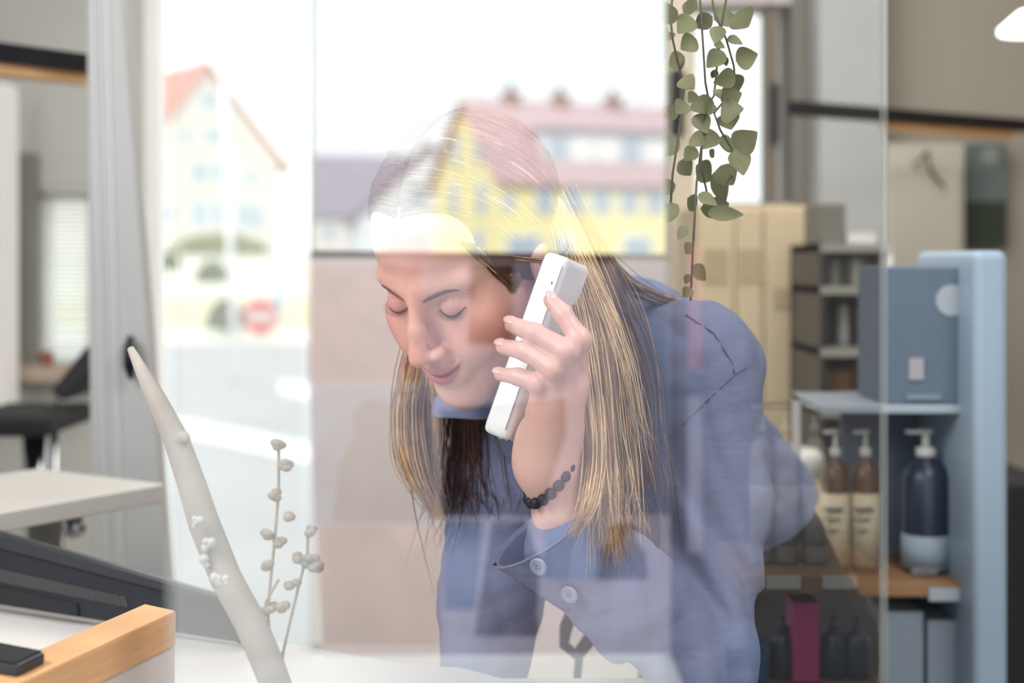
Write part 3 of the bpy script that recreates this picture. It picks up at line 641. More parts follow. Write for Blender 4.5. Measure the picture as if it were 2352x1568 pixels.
# bottle rack near right
dR = 1.98; yaw = math.radians(-14)
rk = thing('bottle_rack', (pxm(2090, dR), dR + .1, 0), 'product rack with white upright and wooden shelf at right', 'rack')
def rq(px, back=0.0):   # point of the rack's front line under a column; the front runs nearer to the right
    k = (px - CX) / F; dd = (dR + .27 * .25 * 4 * .0 + (pxm(1880, dR)) * -0.0) ; return Vector((k * dR, dR + back, 0))
def board(x0, x1, y, th, m, nm, dfront=dR, dep=.2):
    z1 = pym(y, dfront); return MB().bb(pxm(x0, dfront), pxm(x1, dfront), dfront, dfront + dep, z1 - th, z1).build(nm, m, rk, bevel=.002)
z_s1, z_s2, z_s3 = pym(930, dR), pym(1338, dR), pym(1640, dR)
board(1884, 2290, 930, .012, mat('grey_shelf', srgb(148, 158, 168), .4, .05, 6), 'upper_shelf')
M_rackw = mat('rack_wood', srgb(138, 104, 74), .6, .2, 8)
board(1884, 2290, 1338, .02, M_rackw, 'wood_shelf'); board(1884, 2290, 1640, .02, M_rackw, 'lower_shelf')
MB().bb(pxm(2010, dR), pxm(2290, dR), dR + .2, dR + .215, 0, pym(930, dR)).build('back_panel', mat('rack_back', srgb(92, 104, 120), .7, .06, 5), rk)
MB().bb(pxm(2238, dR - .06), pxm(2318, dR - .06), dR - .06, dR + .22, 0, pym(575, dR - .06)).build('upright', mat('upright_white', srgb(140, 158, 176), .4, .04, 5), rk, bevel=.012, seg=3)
MB().bb(pxm(1884, dR), pxm(1889, dR), dR + .15, dR + .2, 0, pym(935, dR)).build('rear_post', M_chrome, rk)
for x0, x1, y in ((2134, 2206, 1350), (1905, 1965, 1345)): MB().pbox(x0, x1, y, y + 30, dR - .004, .003).build('price_tag', mat('tag_grey', srgb(150, 160, 170), .6, .05, 6), rk)
big = thing('product_carton', (pxm(2120, dR), dR + .06, z_s1), 'large slate blue carton with pale round mark on the upper shelf', 'box')
MB().bb(pxm(2034, dR), pxm(2254, dR), dR + .01, dR + .16, z_s1, pym(612, dR)).build('box', M_slate, big, bevel=.003)
MB().lathe(Vector((pxm(2190, dR), dR + .009, pym(690, dR))), [(.001, 0), (.022, 0), (.022, .0012), (.001, .0012)], 28, RX).build('round_mark', mat('mark_grey', srgb(150, 158, 164), .6, .05, 6), big)
MB().pbox(2088, 2122, 822, 872, dR + .006, .003).build('small_label', mat('label_mauve', srgb(150, 146, 152), .6, .05, 6), big)
MB().pbox(2082, 2162, 905, 918, dR + .006, .003).build('printed_line', mat('mark_grey2', srgb(112, 126, 138), .6, .05, 6), big)
NG = 'dark bottles on the wooden shelf'
for x, lb in ((2124, 'large dark blue pump bottle with pale label, beside the brown bottles'), (2228, 'large dark blue pump bottle with pale label, next to the white upright')):
    t = bottle((pxm(x, dR + .08), dR + .075, z_s2), .034, .205, M_navy, M_label, lb, NG, False, mat('label_blue', srgb(128, 142, 154), .6, .06, 8), band=(.03, .27))
    MB().pbox(x - 30, x + 30, 1302, 1320, dR + .036, .003).build('printed_line', M_ink, t)
for x, r, lb in ((1915, .02, 'left'), (1984, .0205, 'right')):
    t = bottle((pxm(x, dR + .08), dR + .07, z_s2), r, .205, M_brownb, M_label, lb + ' of the two brown pump bottles with cream labels', 'brown bottles on the wooden shelf', False, mat('label_cream', srgb(190, 178, 150), .6, .06, 8), band=(.06, .56))
    for k, y in enumerate((1165, 1190, 1215)): MB().pbox(x - 22, x + 22 - 6 * k, y, y + (9 if k == 0 else 4), dR + .046, .003).build('printed_line', M_ink, t)
for x0, x1, y0, lb in ((2034, 2122, 1405, 'left'), (2130, 2226, 1425, 'right')):
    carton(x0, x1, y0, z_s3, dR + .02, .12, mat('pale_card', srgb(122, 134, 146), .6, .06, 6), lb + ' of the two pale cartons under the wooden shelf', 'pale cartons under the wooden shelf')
bc = MB().bb(pxm(2312, 2.6), pxm(2440, 2.6), 2.6, 3.0, 0, pym(1112, 2.6)).build('low_cabinet', M_black, bevel=.005); tag(bc, 'black low cabinet at the right edge behind the white upright', 'cabinet')

# back wall at upper right: cupboard, picture, hook, lamp
cu = thing('wall_cupboard', (pxm(2120, 3.9), 3.9, pym(800, 3.8)), 'pale grey wall cupboard under the dark rail at right', 'cupboard')
MB().pbox(2036, 2214, 330, 800, 3.84, .16).build('body', mat('cupboard_grey', srgb(176, 174, 164), .6, .05, 5), cu)
MB().pbox(2052, 2206, 382, 790, 3.822, .017).build('door', mat('cupboard_door', srgb(164, 162, 152), .6, .05, 5), cu, bevel=.004)
hk = MB().tube([P(2098, 378, 3.815), P(2112, 372, 3.80), P(2126, 350, 3.80), P(2134, 345, 3.80), P(2130, 362, 3.80), P(2140, 398, 3.80), P(2160, 418, 3.80), P(2168, 428, 3.81)], .004, 8)
tag(hk.build('wire_hook', M_dark, smooth=True), 'thin dark bent wire hook on the pale wall cupboard', 'hook')
pc = thing('wall_picture', (pxm(2262, 3.9), 3.98, pym(565, 3.9)), 'dark green and slate picture hanging right of the pale cupboard', 'picture')
MB().pbox(2216, 2312, 330, 462, 3.95, .045).build('slate_field', mat('pic_slate', srgb(92, 104, 106), .6, .08, 5), pc)
MB().pbox(2216, 2312, 462, 566, 3.95, .045).build('green_field', mat('pic_green', srgb(40, 52, 42), .6, .2, 5), pc)
MB().lathe(P(2274, 358, 3.949), [(.001, 0), (.026, 0), (.026, .0015), (.001, .0015)], 24, RX).build('pale_disc', mat('pic_disc', srgb(126, 136, 134), .6, .05, 5), pc)
lm = thing('pendant_lamp', P(2360, 70, 3.3), 'glowing pendant lamp at the upper right corner', 'lamp')
lc = P(2372, 76, 3.3)
me_ = bpy.data.materials.new('lamp_glow'); me_.use_nodes = True; b_ = me_.node_tree.nodes['Principled BSDF']; b_.inputs['Emission Color'].default_value = (1, .95, .86, 1); b_.inputs['Emission Strength'].default_value = 4.0
MB().lathe(lc, [(.076, 0), (.076, .01), (.03, .05), (.012, .055), (.001, .056)], 32).build('shade', me_, lm, smooth=True)
MB().tube([lc + Vector((0, 0, .055)), Vector((lc.x, lc.y, zt))], .003, 6).build('cord', M_blackm, lm)

# ================================================================== PLANTS
rng = random.Random(4)
def leaf_mesh(base, tip, wd, nrm, bend=.2):
    base, tip = Vector(base), Vector(tip); ax = tip - base; L = ax.length; ax.normalize(); nrm = Vector(nrm); sd_ = ax.cross(nrm).normalized(); nr = sd_.cross(ax).normalized()
    prof = [(q, .015 + .54 * max(0, math.sin(math.pi * q ** .78)) ** .85 * (1 - .28 * q)) for q in (0, .06, .14, .24, .35, .47, .59, .7, .8, .88, .95)] + [(1, 0)]
    m = MB(); vs = []
    for s, k in prof:
        c = base + ax * L * s - nr * bend * L * s * s * .5
        vs += [c - sd_ * wd * k + nr * wd * k * .25, c, c + sd_ * wd * k + nr * wd * k * .25]
    th = nr * .0006
    n = len(prof); fs = []
    for i in range(n - 1):
        fs += [(3 * i, 3 * i + 3, 3 * i + 4, 3 * i + 1), (3 * i + 1, 3 * i + 4, 3 * i + 5, 3 * i + 2)]
    m.add(vs, fs); m.add([v - th for v in vs], [tuple(reversed(f)) for f in fs]); return m
dH = 1.35
hp = thing('hanging_plant', P(1610, -560, dH), 'trailing vine with dark oval leaves hanging down before the right post', 'plant')
pc_ = P(1610, -560, dH)
MB().lathe(pc_, [(.05, 0), (.07, .01), (.09, .12), (.095, .13), (.085, .13), (.08, .11), (.001, .11)], 28).build('pot', M_offwhite, hp, smooth=True)
hg = MB()
for k in range(3):
    an = k * 2.094; hg.tube([pc_ + Vector((.09 * math.cos(an), .09 * math.sin(an), .125)), Vector((pc_.x, pc_.y, pc_.z + .35)), Vector((pc_.x, pc_.y, zt))], .002, 5)
hg.build('hanger', M_stem, hp)
vines = [[(1610, -330), (1625, -100), (1640, 30), (1668, 90), (1685, 150), (1690, 200), (1640, 260), (1655, 300), (1680, 340), (1690, 390), (1660, 430)],
         [(1590, -330), (1602, -80), (1612, 60), (1620, 190), (1630, 240), (1612, 330), (1600, 420), (1592, 560), (1586, 690)],
         [(1570, -330), (1550, -60), (1540, 40), (1545, 90), (1556, 140), (1572, 200), (1560, 300), (1545, 400), (1540, 480)],
         [(1640, -330), (1690, -120), (1672, -20), (1660, 40), (1650, 120), (1640, 220), (1615, 260), (1610, 380), (1630, 470)]]
for vn in vines:
    MB().tube([P(x, y, dH + .015 * math.sin(i * 1.7)) for i, (x, y) in enumerate(vn)], .0011, 5).build('vine', M_stem, hp, smooth=True)
leaves = [(1550, 52, 1518, 8, 20), (1535, 70, 1492, 60, 22), (1552, 78, 1508, 95, 9), (1530, 140, 1498, 168, 24), (1572, 130, 1540, 150, 22), (1590, 40, 1562, 70, 24), (1600, 20, 1570, 12, 22), (1600, 90, 1568, 110, 24),
          (1636, 38, 1600, 60, 20), (1640, 45, 1690, 38, 26), (1690, 30, 1716, 58, 34), (1652, 60, 1644, 96, 18), (1672, 85, 1700, 98, 10), (1640, 98, 1662, 108, 10), (1662, 118, 1628, 150, 22), (1690, 140, 1734, 126, 26), (1664, 128, 1668, 150, 8), (1645, 160, 1636, 178, 9),
          (1688, 172, 1648, 188, 22), (1682, 172, 1692, 216, 26), (1645, 205, 1652, 220, 10), (1600, 215, 1585, 232, 16), (1640, 235, 1590, 248, 22), (1655, 230, 1698, 216, 26), (1655, 262, 1700, 250, 28), (1668, 260, 1678, 292, 26), (1640, 240, 1628, 262, 10),
          (1560, 255, 1515, 262, 18), (1600, 262, 1622, 300, 22), (1560, 320, 1520, 352, 24), (1590, 310, 1612, 330, 20), (1640, 300, 1618, 336, 24), (1688, 340, 1732, 308, 30), (1690, 345, 1706, 395, 26), (1650, 325, 1690, 340, 22), (1600, 380, 1632, 410, 28), (1655, 380, 1680, 420, 28),
          (1640, 395, 1665, 460, 22), (1630, 345, 1640, 360, 10), (1552, 425, 1508, 434, 18), (1580, 455, 1600, 478, 20), (1558, 470, 1518, 510, 20), (1610, 480, 1668, 470, 24), (1625, 490, 1700, 490, 18), (1605, 445, 1642, 468, 14), (1590, 560, 1574, 580, 14), (1592, 610, 1618, 640, 18), (1584, 630, 1574, 650, 9), (1586, 660, 1572, 680, 14),
          (1560, 370, 1585, 398, 22), (1565, 180, 1590, 200, 22), (1575, 235, 1555, 258, 20), (1600, 340, 1575, 365, 18), (1575, 520, 1560, 545, 12)]
for x0, y0, x1, y1, wd in leaves:
    dz = rng.uniform(-.03, .03)
    nr = Vector((rng.uniform(-.35, .35), -1, rng.uniform(-.35, .5)))
    leaf_mesh(P(x0, y0, dH + dz * .5), P(x0 + (x1 - x0) * 1.15, y0 + (y1 - y0) * 1.15, dH + dz), wd * 2.15 / F * dH, nr, rng.uniform(.0, .25)).build('leaf', M_leaf, hp, smooth=True)

# pale thick branch and dried twigs in a vase, near left
vz = thing('branch_vase', P(640, 1600, 1.12), 'white vase holding a thick pale branch and dry budded twigs on the counter', 'vase'); vz.location.z = CT; ORG[vz.name] = Vector(vz.location)
vb = Vector((pxm(640, 1.12), 1.12, CT))
MB().lathe(vb, [(.02, 0), (.026, .003), (.03, .015), (.022, .026), (.018, .030), (.021, .034), (.017, .034), (.014, .026)], 24).build('vase', M_white, vz, smooth=True)
brp = [(640, 1590, 1.12), (618, 1530, 1.12), (575, 1430, 1.13), (520, 1330, 1.14), (468, 1200, 1.15), (440, 1110, 1.16), (405, 1010, 1.17), (360, 920, 1.18), (325, 850, 1.19), (300, 800, 1.2)]
brr = [.012, .0125, .0125, .0125, .0125, .0115, .0105, .0085, .0055, .003]
MB().tube([P(*p) for p in brp], brr, 14).build('branch', M_bark, vz, smooth=True)
MB().tube([P(405, 1010, 1.17), P(424, 1004, 1.16), P(432, 1010, 1.155)], [.007, .005, .002], 8).build('branch_stub', M_bark, vz, smooth=True)
lk = random.Random(8)
for x, y in ((452, 1200), (500, 1330), (512, 1335), (470, 1290), (560, 1390), (585, 1460), (480, 1250)):
    lich = MB()
    for _ in range(6):
        c = P(x + lk.uniform(-9, 9), y + lk.uniform(-9, 9), 1.13); lich.ball(c, lk.uniform(.002, .0042), 8)
    lich.build('lichen_growth', mat('lichen', srgb(184, 186, 188), .9, .1, 30), vz, smooth=True)
for tw in ([(640, 1585), (622, 1500), (615, 1400), (630, 1250), (640, 1130), (640, 1020)], [(645, 1585), (650, 1500), (668, 1420), (690, 1330), (706, 1270), (708, 1215)], [(640, 1585), (600, 1460), (612, 1380), (640, 1330)]):
    MB().tube([P(x, y, 1.14) for x, y in tw], [.0013] * len(tw), 6).build('twig', M_twig, vz, smooth=True)
for x, y in ((642, 1020), (655, 1070), (622, 1138), (650, 1185), (640, 1248), (622, 1300), (612, 1230), (706, 1222), (720, 1286), (706, 1290), (690, 1280), (612, 1400), (640, 1398), (670, 1345), (720, 1300)):
    m = MB(); c = P(x + lk.uniform(-6, 6), y, 1.14)
    for k in range(4): m.ball(c + Vector((lk.uniform(-.004, .004), lk.uniform(-.004, .004), lk.uniform(-.003, .003))), (.0045, .004, .0035), 8)
    m.build('bud', M_twig, vz, smooth=True)
#PERSON
# ================================================================== THE WOMAN ON THE PHONE
HY, HP, HR = math.radians(-34.5), math.radians(35.5), math.radians(2.8)
HM = Matrix.Rotation(HR, 3, 'Y') @ Matrix.Rotation(HY, 3, 'Z') @ Matrix.Rotation(HP, 3, 'X')
HT = Vector((-.0415, 1.35, 1.2536)); HS = .99
HMn = np.array(HM); HTn = np.array(HT)
def to_loc(v): return (HM.transposed() @ (Vector(v) - HT)) / HS
def to_wld(v): return HM @ (Vector(v) * HS) + HT
neck_a, neck_b = A3((0, .035, -.055)), A3(to_loc(P(1330, 860, 1.53)))
def head_sdf(p):
    x = np.abs(p[:, 0]); q = np.stack([x, p[:, 1], p[:, 2]], 1)
    d = ell(p, (0, .018, .035), (.074, .094, .083))
    d = smin(d, ell(p, (0, -.030, -.030), (.060, .057, .078)), .03)
    d = smin(d, ell(p, (0, -.036, .052), (.058, .047, .050)), .025)
    d = smin(d, rcone(q, (.050, .005, -.052), (.012, -.066, -.100), .018, .017), .03)
    d = smin(d, sph(p, (0, -.073, -.1035), .0168), .022)
    d = smin(d, sph(q, (.041, -.060, -.026), .023), .02)
    d = smin(d, sph(q, (.032, -.070, -.048), .017), .02)
    d = smin(d, rcone(q, (.010, -.0815, .021), (.044, -.068, .022), .0085, .008), .014)
    d = smax(d, -ell(q, (.031, -.1015, .001), (.017, .020, .0105)), .012)
    lid = sph(q, (.031, -.0735, .001), .0132)
    d = smin(d, lid, .004)
    d = smin(d, rcone(p, (0, -.085, .016), (0, -.1010, -.014), .0066, .0074), .011)
    d = smin(d, rcone(p, (0, -.1010, -.014), (0, -.1115, -.0365), .0074, .0092), .008)
    d = smin(d, ell(q, (.0118, -.0985, -.0400), (.0078, .0105, .0070)), .006)
    d = smax(d, -ell(q, (.0064, -.104, -.0475), (.0038, .0060, .0038)), .003)
    d = smin(d, ell(p, (0, -.083, -.070), (.026, .0125, .016)), .012)                       # muzzle
    zc = .0110 * (x / .025) ** 2
    pl = np.stack([p[:, 0], p[:, 1] - 9.0 * p[:, 0] ** 2, p[:, 2] - zc], 1)
    up = ell(pl, (0, -.0935, -.0652), (.0255, .0052, .0042)); lo = ell(pl, (0, -.0925, -.0750), (.0228, .0060, .0056))
    d = smin(d, up, .003); d = smin(d, lo, .003)
    d = smax(d, -ell(pl, (0, -.0985, -.0696), (.0235, .0075, .0016)), .0012)
    d = smin(d, ell(q, (.0745, .012, -.012), (.007, .017, .029)), .006)
    d = smin(d, rcone(p, neck_a, neck_b, .050, .056), .03)
    return d
HV, HF = sdf_mesh(head_sdf, np.minimum(A3((-.10, -.14, -.14)), neck_b - .03), np.maximum(A3((.10, .13, .14)), neck_b + .03), .0016)
def surf(x, z, y0=-.135, y1=-.02):
    ys = np.linspace(y0, y1, 400); v = head_sdf(np.stack([np.full(400, x), ys, np.full(400, z)], 1)); i = int(np.argmax(v < 0)); return ys[i]
skin = A3(srgb(232, 184, 168)); lipc = A3(srgb(196, 106, 112)); blush = A3(srgb(226, 118, 108)); dk = A3(srgb(70, 30, 34))
def mixc(T, c, w): return T * (1 - w[:, None]) + c * w[:, None]
T = np.tile(skin, (len(HV), 1)); x, y, z = HV.T; ax = np.abs(x); front = (y < -.03)
for c, r, w in (((.045, -.062, -.030), .022, .75), ((0, -.110, -.037), .012, .35), ((0, -.075, -.105), .02, .15), ((.02, -.085, .04), .03, .12)):
    T = mixc(T, blush, w * np.exp(-(((ax - c[0]) ** 2 + (y - c[1]) ** 2 + (z - c[2]) ** 2) / r ** 2)))
zc = z - .0110 * (ax / .025) ** 2
lipw = np.clip(1.5 - np.sqrt((ax / .0262) ** 2 + ((zc + .0708) / .0098) ** 2) * 1.5 + .15, 0, 1) * front * (y < -.075)
lipw = np.clip(lipw * 2.2, 0, 1)
T = mixc(T, lipc, lipw)
T = mixc(T, dk, np.clip(1.6 - np.abs(zc + .0696) / .0014, 0, 1) * (ax < .0228) * (y < -.07) * .9)
T = mixc(T, A3(srgb(196, 140, 134)), .5 * np.exp(-(((ax - .031) ** 2 + (z - .006) ** 2) / .012 ** 2)) * (y < -.05))
HW = (HV * HS) @ HMn.T + HTn

def Pa(*a): return A3(P(*a))
FING = {'index': [(1318, 885, 1.215), (1331, 780, 1.195), (1294, 722, 1.203), (1266, 690, 1.212)],
        'middle': [(1299, 905, 1.205), (1302, 806, 1.185), (1228, 765, 1.198), (1178, 746, 1.216)],
        'ring': [(1271, 928, 1.204), (1272, 846, 1.186), (1206, 806, 1.199), (1157, 796, 1.216)],
        'little': [(1246, 950, 1.209), (1238, 880, 1.193), (1190, 865, 1.203), (1150, 859, 1.217)]}
FR = {'index': (.0105, .0092, .0080, .0068), 'middle': (.0108, .0096, .0084, .0072), 'ring': (.0104, .0092, .0080, .0069), 'little': (.0094, .0082, .0071, .0060)}
wrist = Pa(1256, 1068, 1.228)
def hand_sdf(p):
    d = None
    for n, q in FING.items():
        pts = [Pa(*k) for k in q]; f = chain(p, pts, FR[n], .004)
        kn = sph(p, pts[1], FR[n][1] * 1.06); f = smin(f, kn, .004)
        d = f if d is None else smin(d, f, .0028)
    palm = None
    for n, q in FING.items():
        f = rcone(p, wrist, Pa(*q[0]), .019, .0125); palm = f if palm is None else smin(palm, f, .016)
    palm = smin(palm, ell(p, Pa(1226, 1030, 1.236), (.017, .016, .030)), .014)
    palm = smin(palm, ell(p, Pa(1300, 985, 1.232), (.014, .014, .024)), .014)
    d = smin(d, palm, .008)
    th = chain(p, [Pa(1290, 1010, 1.245), Pa(1282, 930, 1.285), Pa(1240, 850, 1.300), Pa(1214, 800, 1.305)], (.0145, .0115, .0098, .0078), .006)
    d = smin(d, th, .008)
    fa = chain(p, [wrist, Pa(1296, 1190, 1.238), Pa(1420, 1350, 1.25), Pa(1585, 1512, 1.272)], (.0215, .0225, .030, .034), .02)
    return smin(d, fa, .014)
lo = np.min([Pa(1120, 1240, 1.17), Pa(1120, 640, 1.33), Pa(1120, 1240, 1.33)], 0); hi = np.max([Pa(1370, 640, 1.17), Pa(1370, 640, 1.33)], 0)
lo[1] = 1.16; hi[1] = 1.33; lo[2] = pym(1260, 1.24); hi[2] = pym(655, 1.19)
QV, QF = sdf_mesh(hand_sdf, lo, hi, .0013)
QT = np.tile(A3(srgb(232, 188, 178)), (len(QV), 1))
for q in FING.values():
    for k, (c, r) in enumerate(((q[0], .012), (q[1], .010), (q[3], .010))):
        QT = mixc(QT, A3(srgb(222, 150, 132)), .45 * np.exp(-(((QV - Pa(*c)) ** 2).sum(1) / r ** 2)))

def torso_core(p, g=0.0, fold=False):     # g grows the body into the shirt
    d = rcone(p, Pa(1180, 1085, 1.53), Pa(1585, 850, 1.455), .060 + g, .060 + g)
    d = smin(d, sph(p, Pa(1430, 838, 1.56), .082 + g), .05)
    d = smin(d, rcone(p, Pa(1440, 910, 1.57), Pa(1705, 1165, 1.74), .092 + g, .080 + g), .05)
    d = smin(d, rcone(p, Pa(1270, 985, 1.54), Pa(1450, 1110, 1.66), .070 + g, .085 + g), .04)
    return d
def sleeve_r(p, g=0.0): return chain(p, [Pa(1150, 1130, 1.52), Pa(1130, 1360, 1.48), Pa(1095, 1680, 1.455)], (.048 + g, .040 + g, .034 + g), .03)
def sleeve_l(p, g=0.0): return chain(p, [Pa(1592, 868, 1.44), Pa(1644, 1150, 1.385), Pa(1618, 1505, 1.272)], (.052 + g, .038 + g, .034 + g), .03)
def fore_l(p, g=0.0): return chain(p, [Pa(1604, 1512, 1.272), Pa(1440, 1375, 1.256), Pa(1325, 1258, 1.246)], (.036 + g, .037 + g, .038 + g), .02)
def hips(p, g=0.0):
    d = rcone(p, Pa(1725, 1270, 1.74), Pa(1765, 1470, 1.80), .085 + g, .122 + g)
    for kx, (a, b, c, e) in enumerate((((1800, 1500, 1.80), .095, (1790, 2050, 1.80), .06), ((1665, 1450, 1.78), .095, (1560, 2100, 1.66), .06))):
        an = Vector(P(*c)); ank = A3((an.x + .02, an.y + .06, .09)); toe = A3((an.x - .03, an.y - .06, .03))
        d = smin(d, chain(p, [Pa(*a), Pa(*c), ank], (b + g, e + g, .042 + g), .04), .04)
    return d
def feet(p):
    d = None
    for c in ((1790, 2050, 1.80), (1560, 2100, 1.66)):
        an = Vector(P(*c)); f = chain(p, [A3((an.x + .02, an.y + .07, .045)), A3((an.x - .02, an.y - .06, .030))], (.040, .029), .01); f = smin(f, rcone(p, A3((an.x + .02, an.y + .06, .09)), A3((an.x + .02, an.y + .07, .045)), .036, .038), .02)
        d = f if d is None else np.minimum(d, f)
    return d
rhand = P(1080, 1800, 1.45)
def core(p):
    d = torso_core(p, -.014); d = smin(d, sleeve_r(p, -.010), .02); d = smin(d, sleeve_l(p, -.010), .02)
    d = smin(d, chain(p, [Pa(1604, 1512, 1.272), Pa(1440, 1375, 1.256)], (.028, .027), .02), .02)
    d = smin(d, hips(p, -.014), .03); d = smin(d, feet(p), .02)
    hnd = chain(p, [Pa(1095, 1680, 1.455), A3(rhand), A3((rhand.x - .005, rhand.y, rhand.z - .07))], (.022, .026, .015), .01)
    for k in range(5):
        hnd = smin(hnd, chain(p, [A3((rhand.x - .035 + .016 * k, rhand.y, rhand.z - .065)), A3((rhand.x - .036 + .016 * k, rhand.y - .01, rhand.z - .125 + .010 * abs(k - 2)))], (.0085, .007), .005), .004)
    return smin(d, hnd, .01)
KV, KF = sdf_mesh(core, (-.16, 1.15, -.02), (.62, 2.05, 1.36), .007)
person = None
skinm = bpy.data.materials.new('skin'); skinm.use_nodes = True; t_ = skinm.node_tree; b_ = t_.nodes['Principled BSDF']
an_ = t_.nodes.new('ShaderNodeVertexColor'); an_.layer_name = 'tint'; nz_ = t_.nodes.new('ShaderNodeTexNoise'); nz_.inputs['Scale'].default_value = 260; nz_.inputs['Detail'].default_value = 3
mxn = t_.nodes.new('ShaderNodeMix'); mxn.data_type = 'RGBA'; mxn.blend_type = 'MULTIPLY'; mxn.inputs['Factor'].default_value = .12
t_.links.new(an_.outputs['Color'], mxn.inputs['A']); t_.links.new(nz_.outputs['Fac'], mxn.inputs['B']); t_.links.new(mxn.outputs['Result'], b_.inputs['Base Color'])
b_.inputs['Roughness'].default_value = .42; b_.inputs['Subsurface Weight'].default_value = .15; b_.inputs['Subsurface Radius'].default_value = (.01, .004, .002); b_.inputs['Subsurface Scale'].default_value = .5
bp_ = t_.nodes.new('ShaderNodeBump'); bp_.inputs['Strength'].default_value = .06; bp_.inputs['Distance'].default_value = .001
t_.links.new(nz_.outputs['Fac'], bp_.inputs['Height']); t_.links.new(bp_.outputs['Normal'], b_.inputs['Normal'])
allV = np.concatenate([HW, QV, KV]); allF = np.concatenate([HF, QF + len(HW), KF + len(HW) + len(QV)])
allT = np.concatenate([T, QT, np.tile(skin, (len(KV), 1))])
person = np_mesh('person', allV, allF, skinm, None, allT)
tag(person, 'woman in blue grey shirt bending forward with white phone at her ear', 'person')

# clothes
def wr(p, amp):
    u = p @ A3((.6, .2, .77)); v = p @ A3((.77, .1, -.6)); w_ = p @ A3((.2, .9, -.3))
    n1 = np.sin(u * 62 + 3.4 * np.sin(v * 19 + 1) + 2 * np.sin(w_ * 15)); n1 = 1 - 2 * np.abs(n1) ** .7; n2 = np.sin(v * 96 + 3.0 * np.sin(u * 26 + 2)); n2 = 1 - 2 * np.abs(n2) ** .8; n3 = np.sin(u * 168 + 4 * np.sin(v * 35))
    return amp * (n1 * .55 + n2 * .28 + n3 * .17)
elb = Pa(1640, 1470, 1.30)
def shirt(p):
    d = torso_core(p, .012); d = smin(d, sleeve_r(p, .009), .03); d = smin(d, sleeve_l(p, .010), .028)
    d = smin(d, fore_l(p, .008), .016)
    near = np.exp(-(((p - elb) ** 2).sum(1)) / .10 ** 2)
    fl = np.sin(p[:, 0] * 150 + p[:, 2] * 28 + 2.2 * np.sin(p[:, 2] * 26)) * .0075 * near
    d = d + wr(p, .0026) + fl
    # shirt is open below the hem and round the neck; its armholes carry a seam
    hemn = A3((.52, .25, -.82)); hem = (p - Pa(1790, 1200, 1.72)) @ (hemn / np.linalg.norm(hemn))
    d = smax(d, hem - .0, .006)
    seam = np.abs((p - Pa(1640, 880, 1.42)) @ (A3((.62, .0, .78)) / 1.0) * 1.0 - .0)
    return d
SV, SF = sdf_mesh(shirt, (-.16, 1.16, .78), (.64, 1.98, 1.36), .0042)
fabric = mat('shirt_cotton', srgb(124, 132, 164), .85, .10, 60, spec=.2, bump=.12, stretch=(1, 1, 4))
np_mesh('shirt', SV, SF, fabric, person)
M_seam = mat('shirt_seam', srgb(100, 108, 140), .9, .1, 40)
def trou(p): return np.maximum(hips(p, .008) + wr(p, .002), -(p[:, 2] - .07))
TV, TF = sdf_mesh(trou, (.1, 1.5, .05), (.62, 2.05, 1.12), .0065)
np_mesh('trousers', TV, TF, mat('black_cotton', srgb(40, 42, 46), .9, .15, 50), person)
def shoe(p):
    d = feet(p) - .006; d = smax(d, p[:, 2] - .085, .008); return np.maximum(d, -p[:, 2] + .002)
XV, XF = sdf_mesh(shoe, (.05, 1.45, -.01), (.62, 2.05, .13), .005)
np_mesh('shoes', XV, XF, M_black, person)

def sheet(rows, th, m, name, parent=person, sub=2):
    mb = MB(); n = len(rows[0]); vs = [Vector(v) for r in rows for v in r]
    mb.add(vs, [(i * n + j, i * n + j + 1, (i + 1) * n + j + 1, (i + 1) * n + j) for i in range(len(rows) - 1) for j in range(n - 1)])
    o = mb.build(name, m, parent, smooth=True)
    sb = o.modifiers.new('sub', 'SUBSURF'); sb.levels = sub; sb.render_levels = sub
    so_ = o.modifiers.new('solid', 'SOLIDIFY'); so_.thickness = th; so_.offset = 0; return o
sheet([[P(1004, 900, 1.445), P(1030, 915, 1.425), P(1075, 925, 1.415), P(1125, 905, 1.415), P(1200, 850, 1.44), P(1290, 760, 1.47)],
       [P(995, 935, 1.43), P(1030, 940, 1.412), P(1075, 945, 1.402), P(1125, 935, 1.402), P(1205, 895, 1.43), P(1300, 800, 1.46)],
       [P(986, 960, 1.42), P(1035, 958, 1.405), P(1078, 962, 1.398), P(1122, 965, 1.398), P(1212, 935, 1.425), P(1310, 845, 1.455)]], .003, fabric, 'collar')
sheet([[P(1120, 930, 1.43), P(1150, 960, 1.42), P(1215, 1000, 1.43)], [P(1135, 1000, 1.44), P(1170, 1020, 1.43), P(1225, 1040, 1.44)], [P(1190, 1100, 1.46), P(1205, 1105, 1.455), P(1240, 1100, 1.45)]], .003, fabric, 'lapel')

# cuff: a turned band round the wrist end of the left sleeve, standing open at its button edge
cc = Vector(P(1300, 1262, 1.246)); cax = (Vector(P(1262, 1205, 1.242)) - Vector(P(1470, 1392, 1.258))).normalized()
ca = (Vector(P(1190, 1290, 1.236)) - Vector(P(1332, 1130, 1.236))).normalized(); ca = (ca - cax * ca.dot(cax)).normalized(); cbn = cax.cross(ca).normalized()
rows = []
for s_, k_ in ((-.036, 1.0), (-.018, 1.02), (.0, 1.05), (.018, 1.10), (.026, 1.13)):
    row = []
    for j in range(25):
        th_ = math.radians(14 + 346 * j / 24)
        fl = 1 + .10 * max(0, math.cos(th_)) * (s_ + .036) / .06
        ra, rb = .0410 * k_ * fl, .0415 * k_
        row.append(cc + cax * (s_ + .012 * math.cos(th_) * (1 if s_ > .01 else .4)) + ca * ra * math.cos(th_) + cbn * rb * math.sin(th_))
    rows.append(row)
cf = sheet(rows, .0024, fabric, 'cuff', person, 1)
MB().tube(rows[0], .0011, 6, False).build('cuff_seam', M_seam, cf, smooth=True)
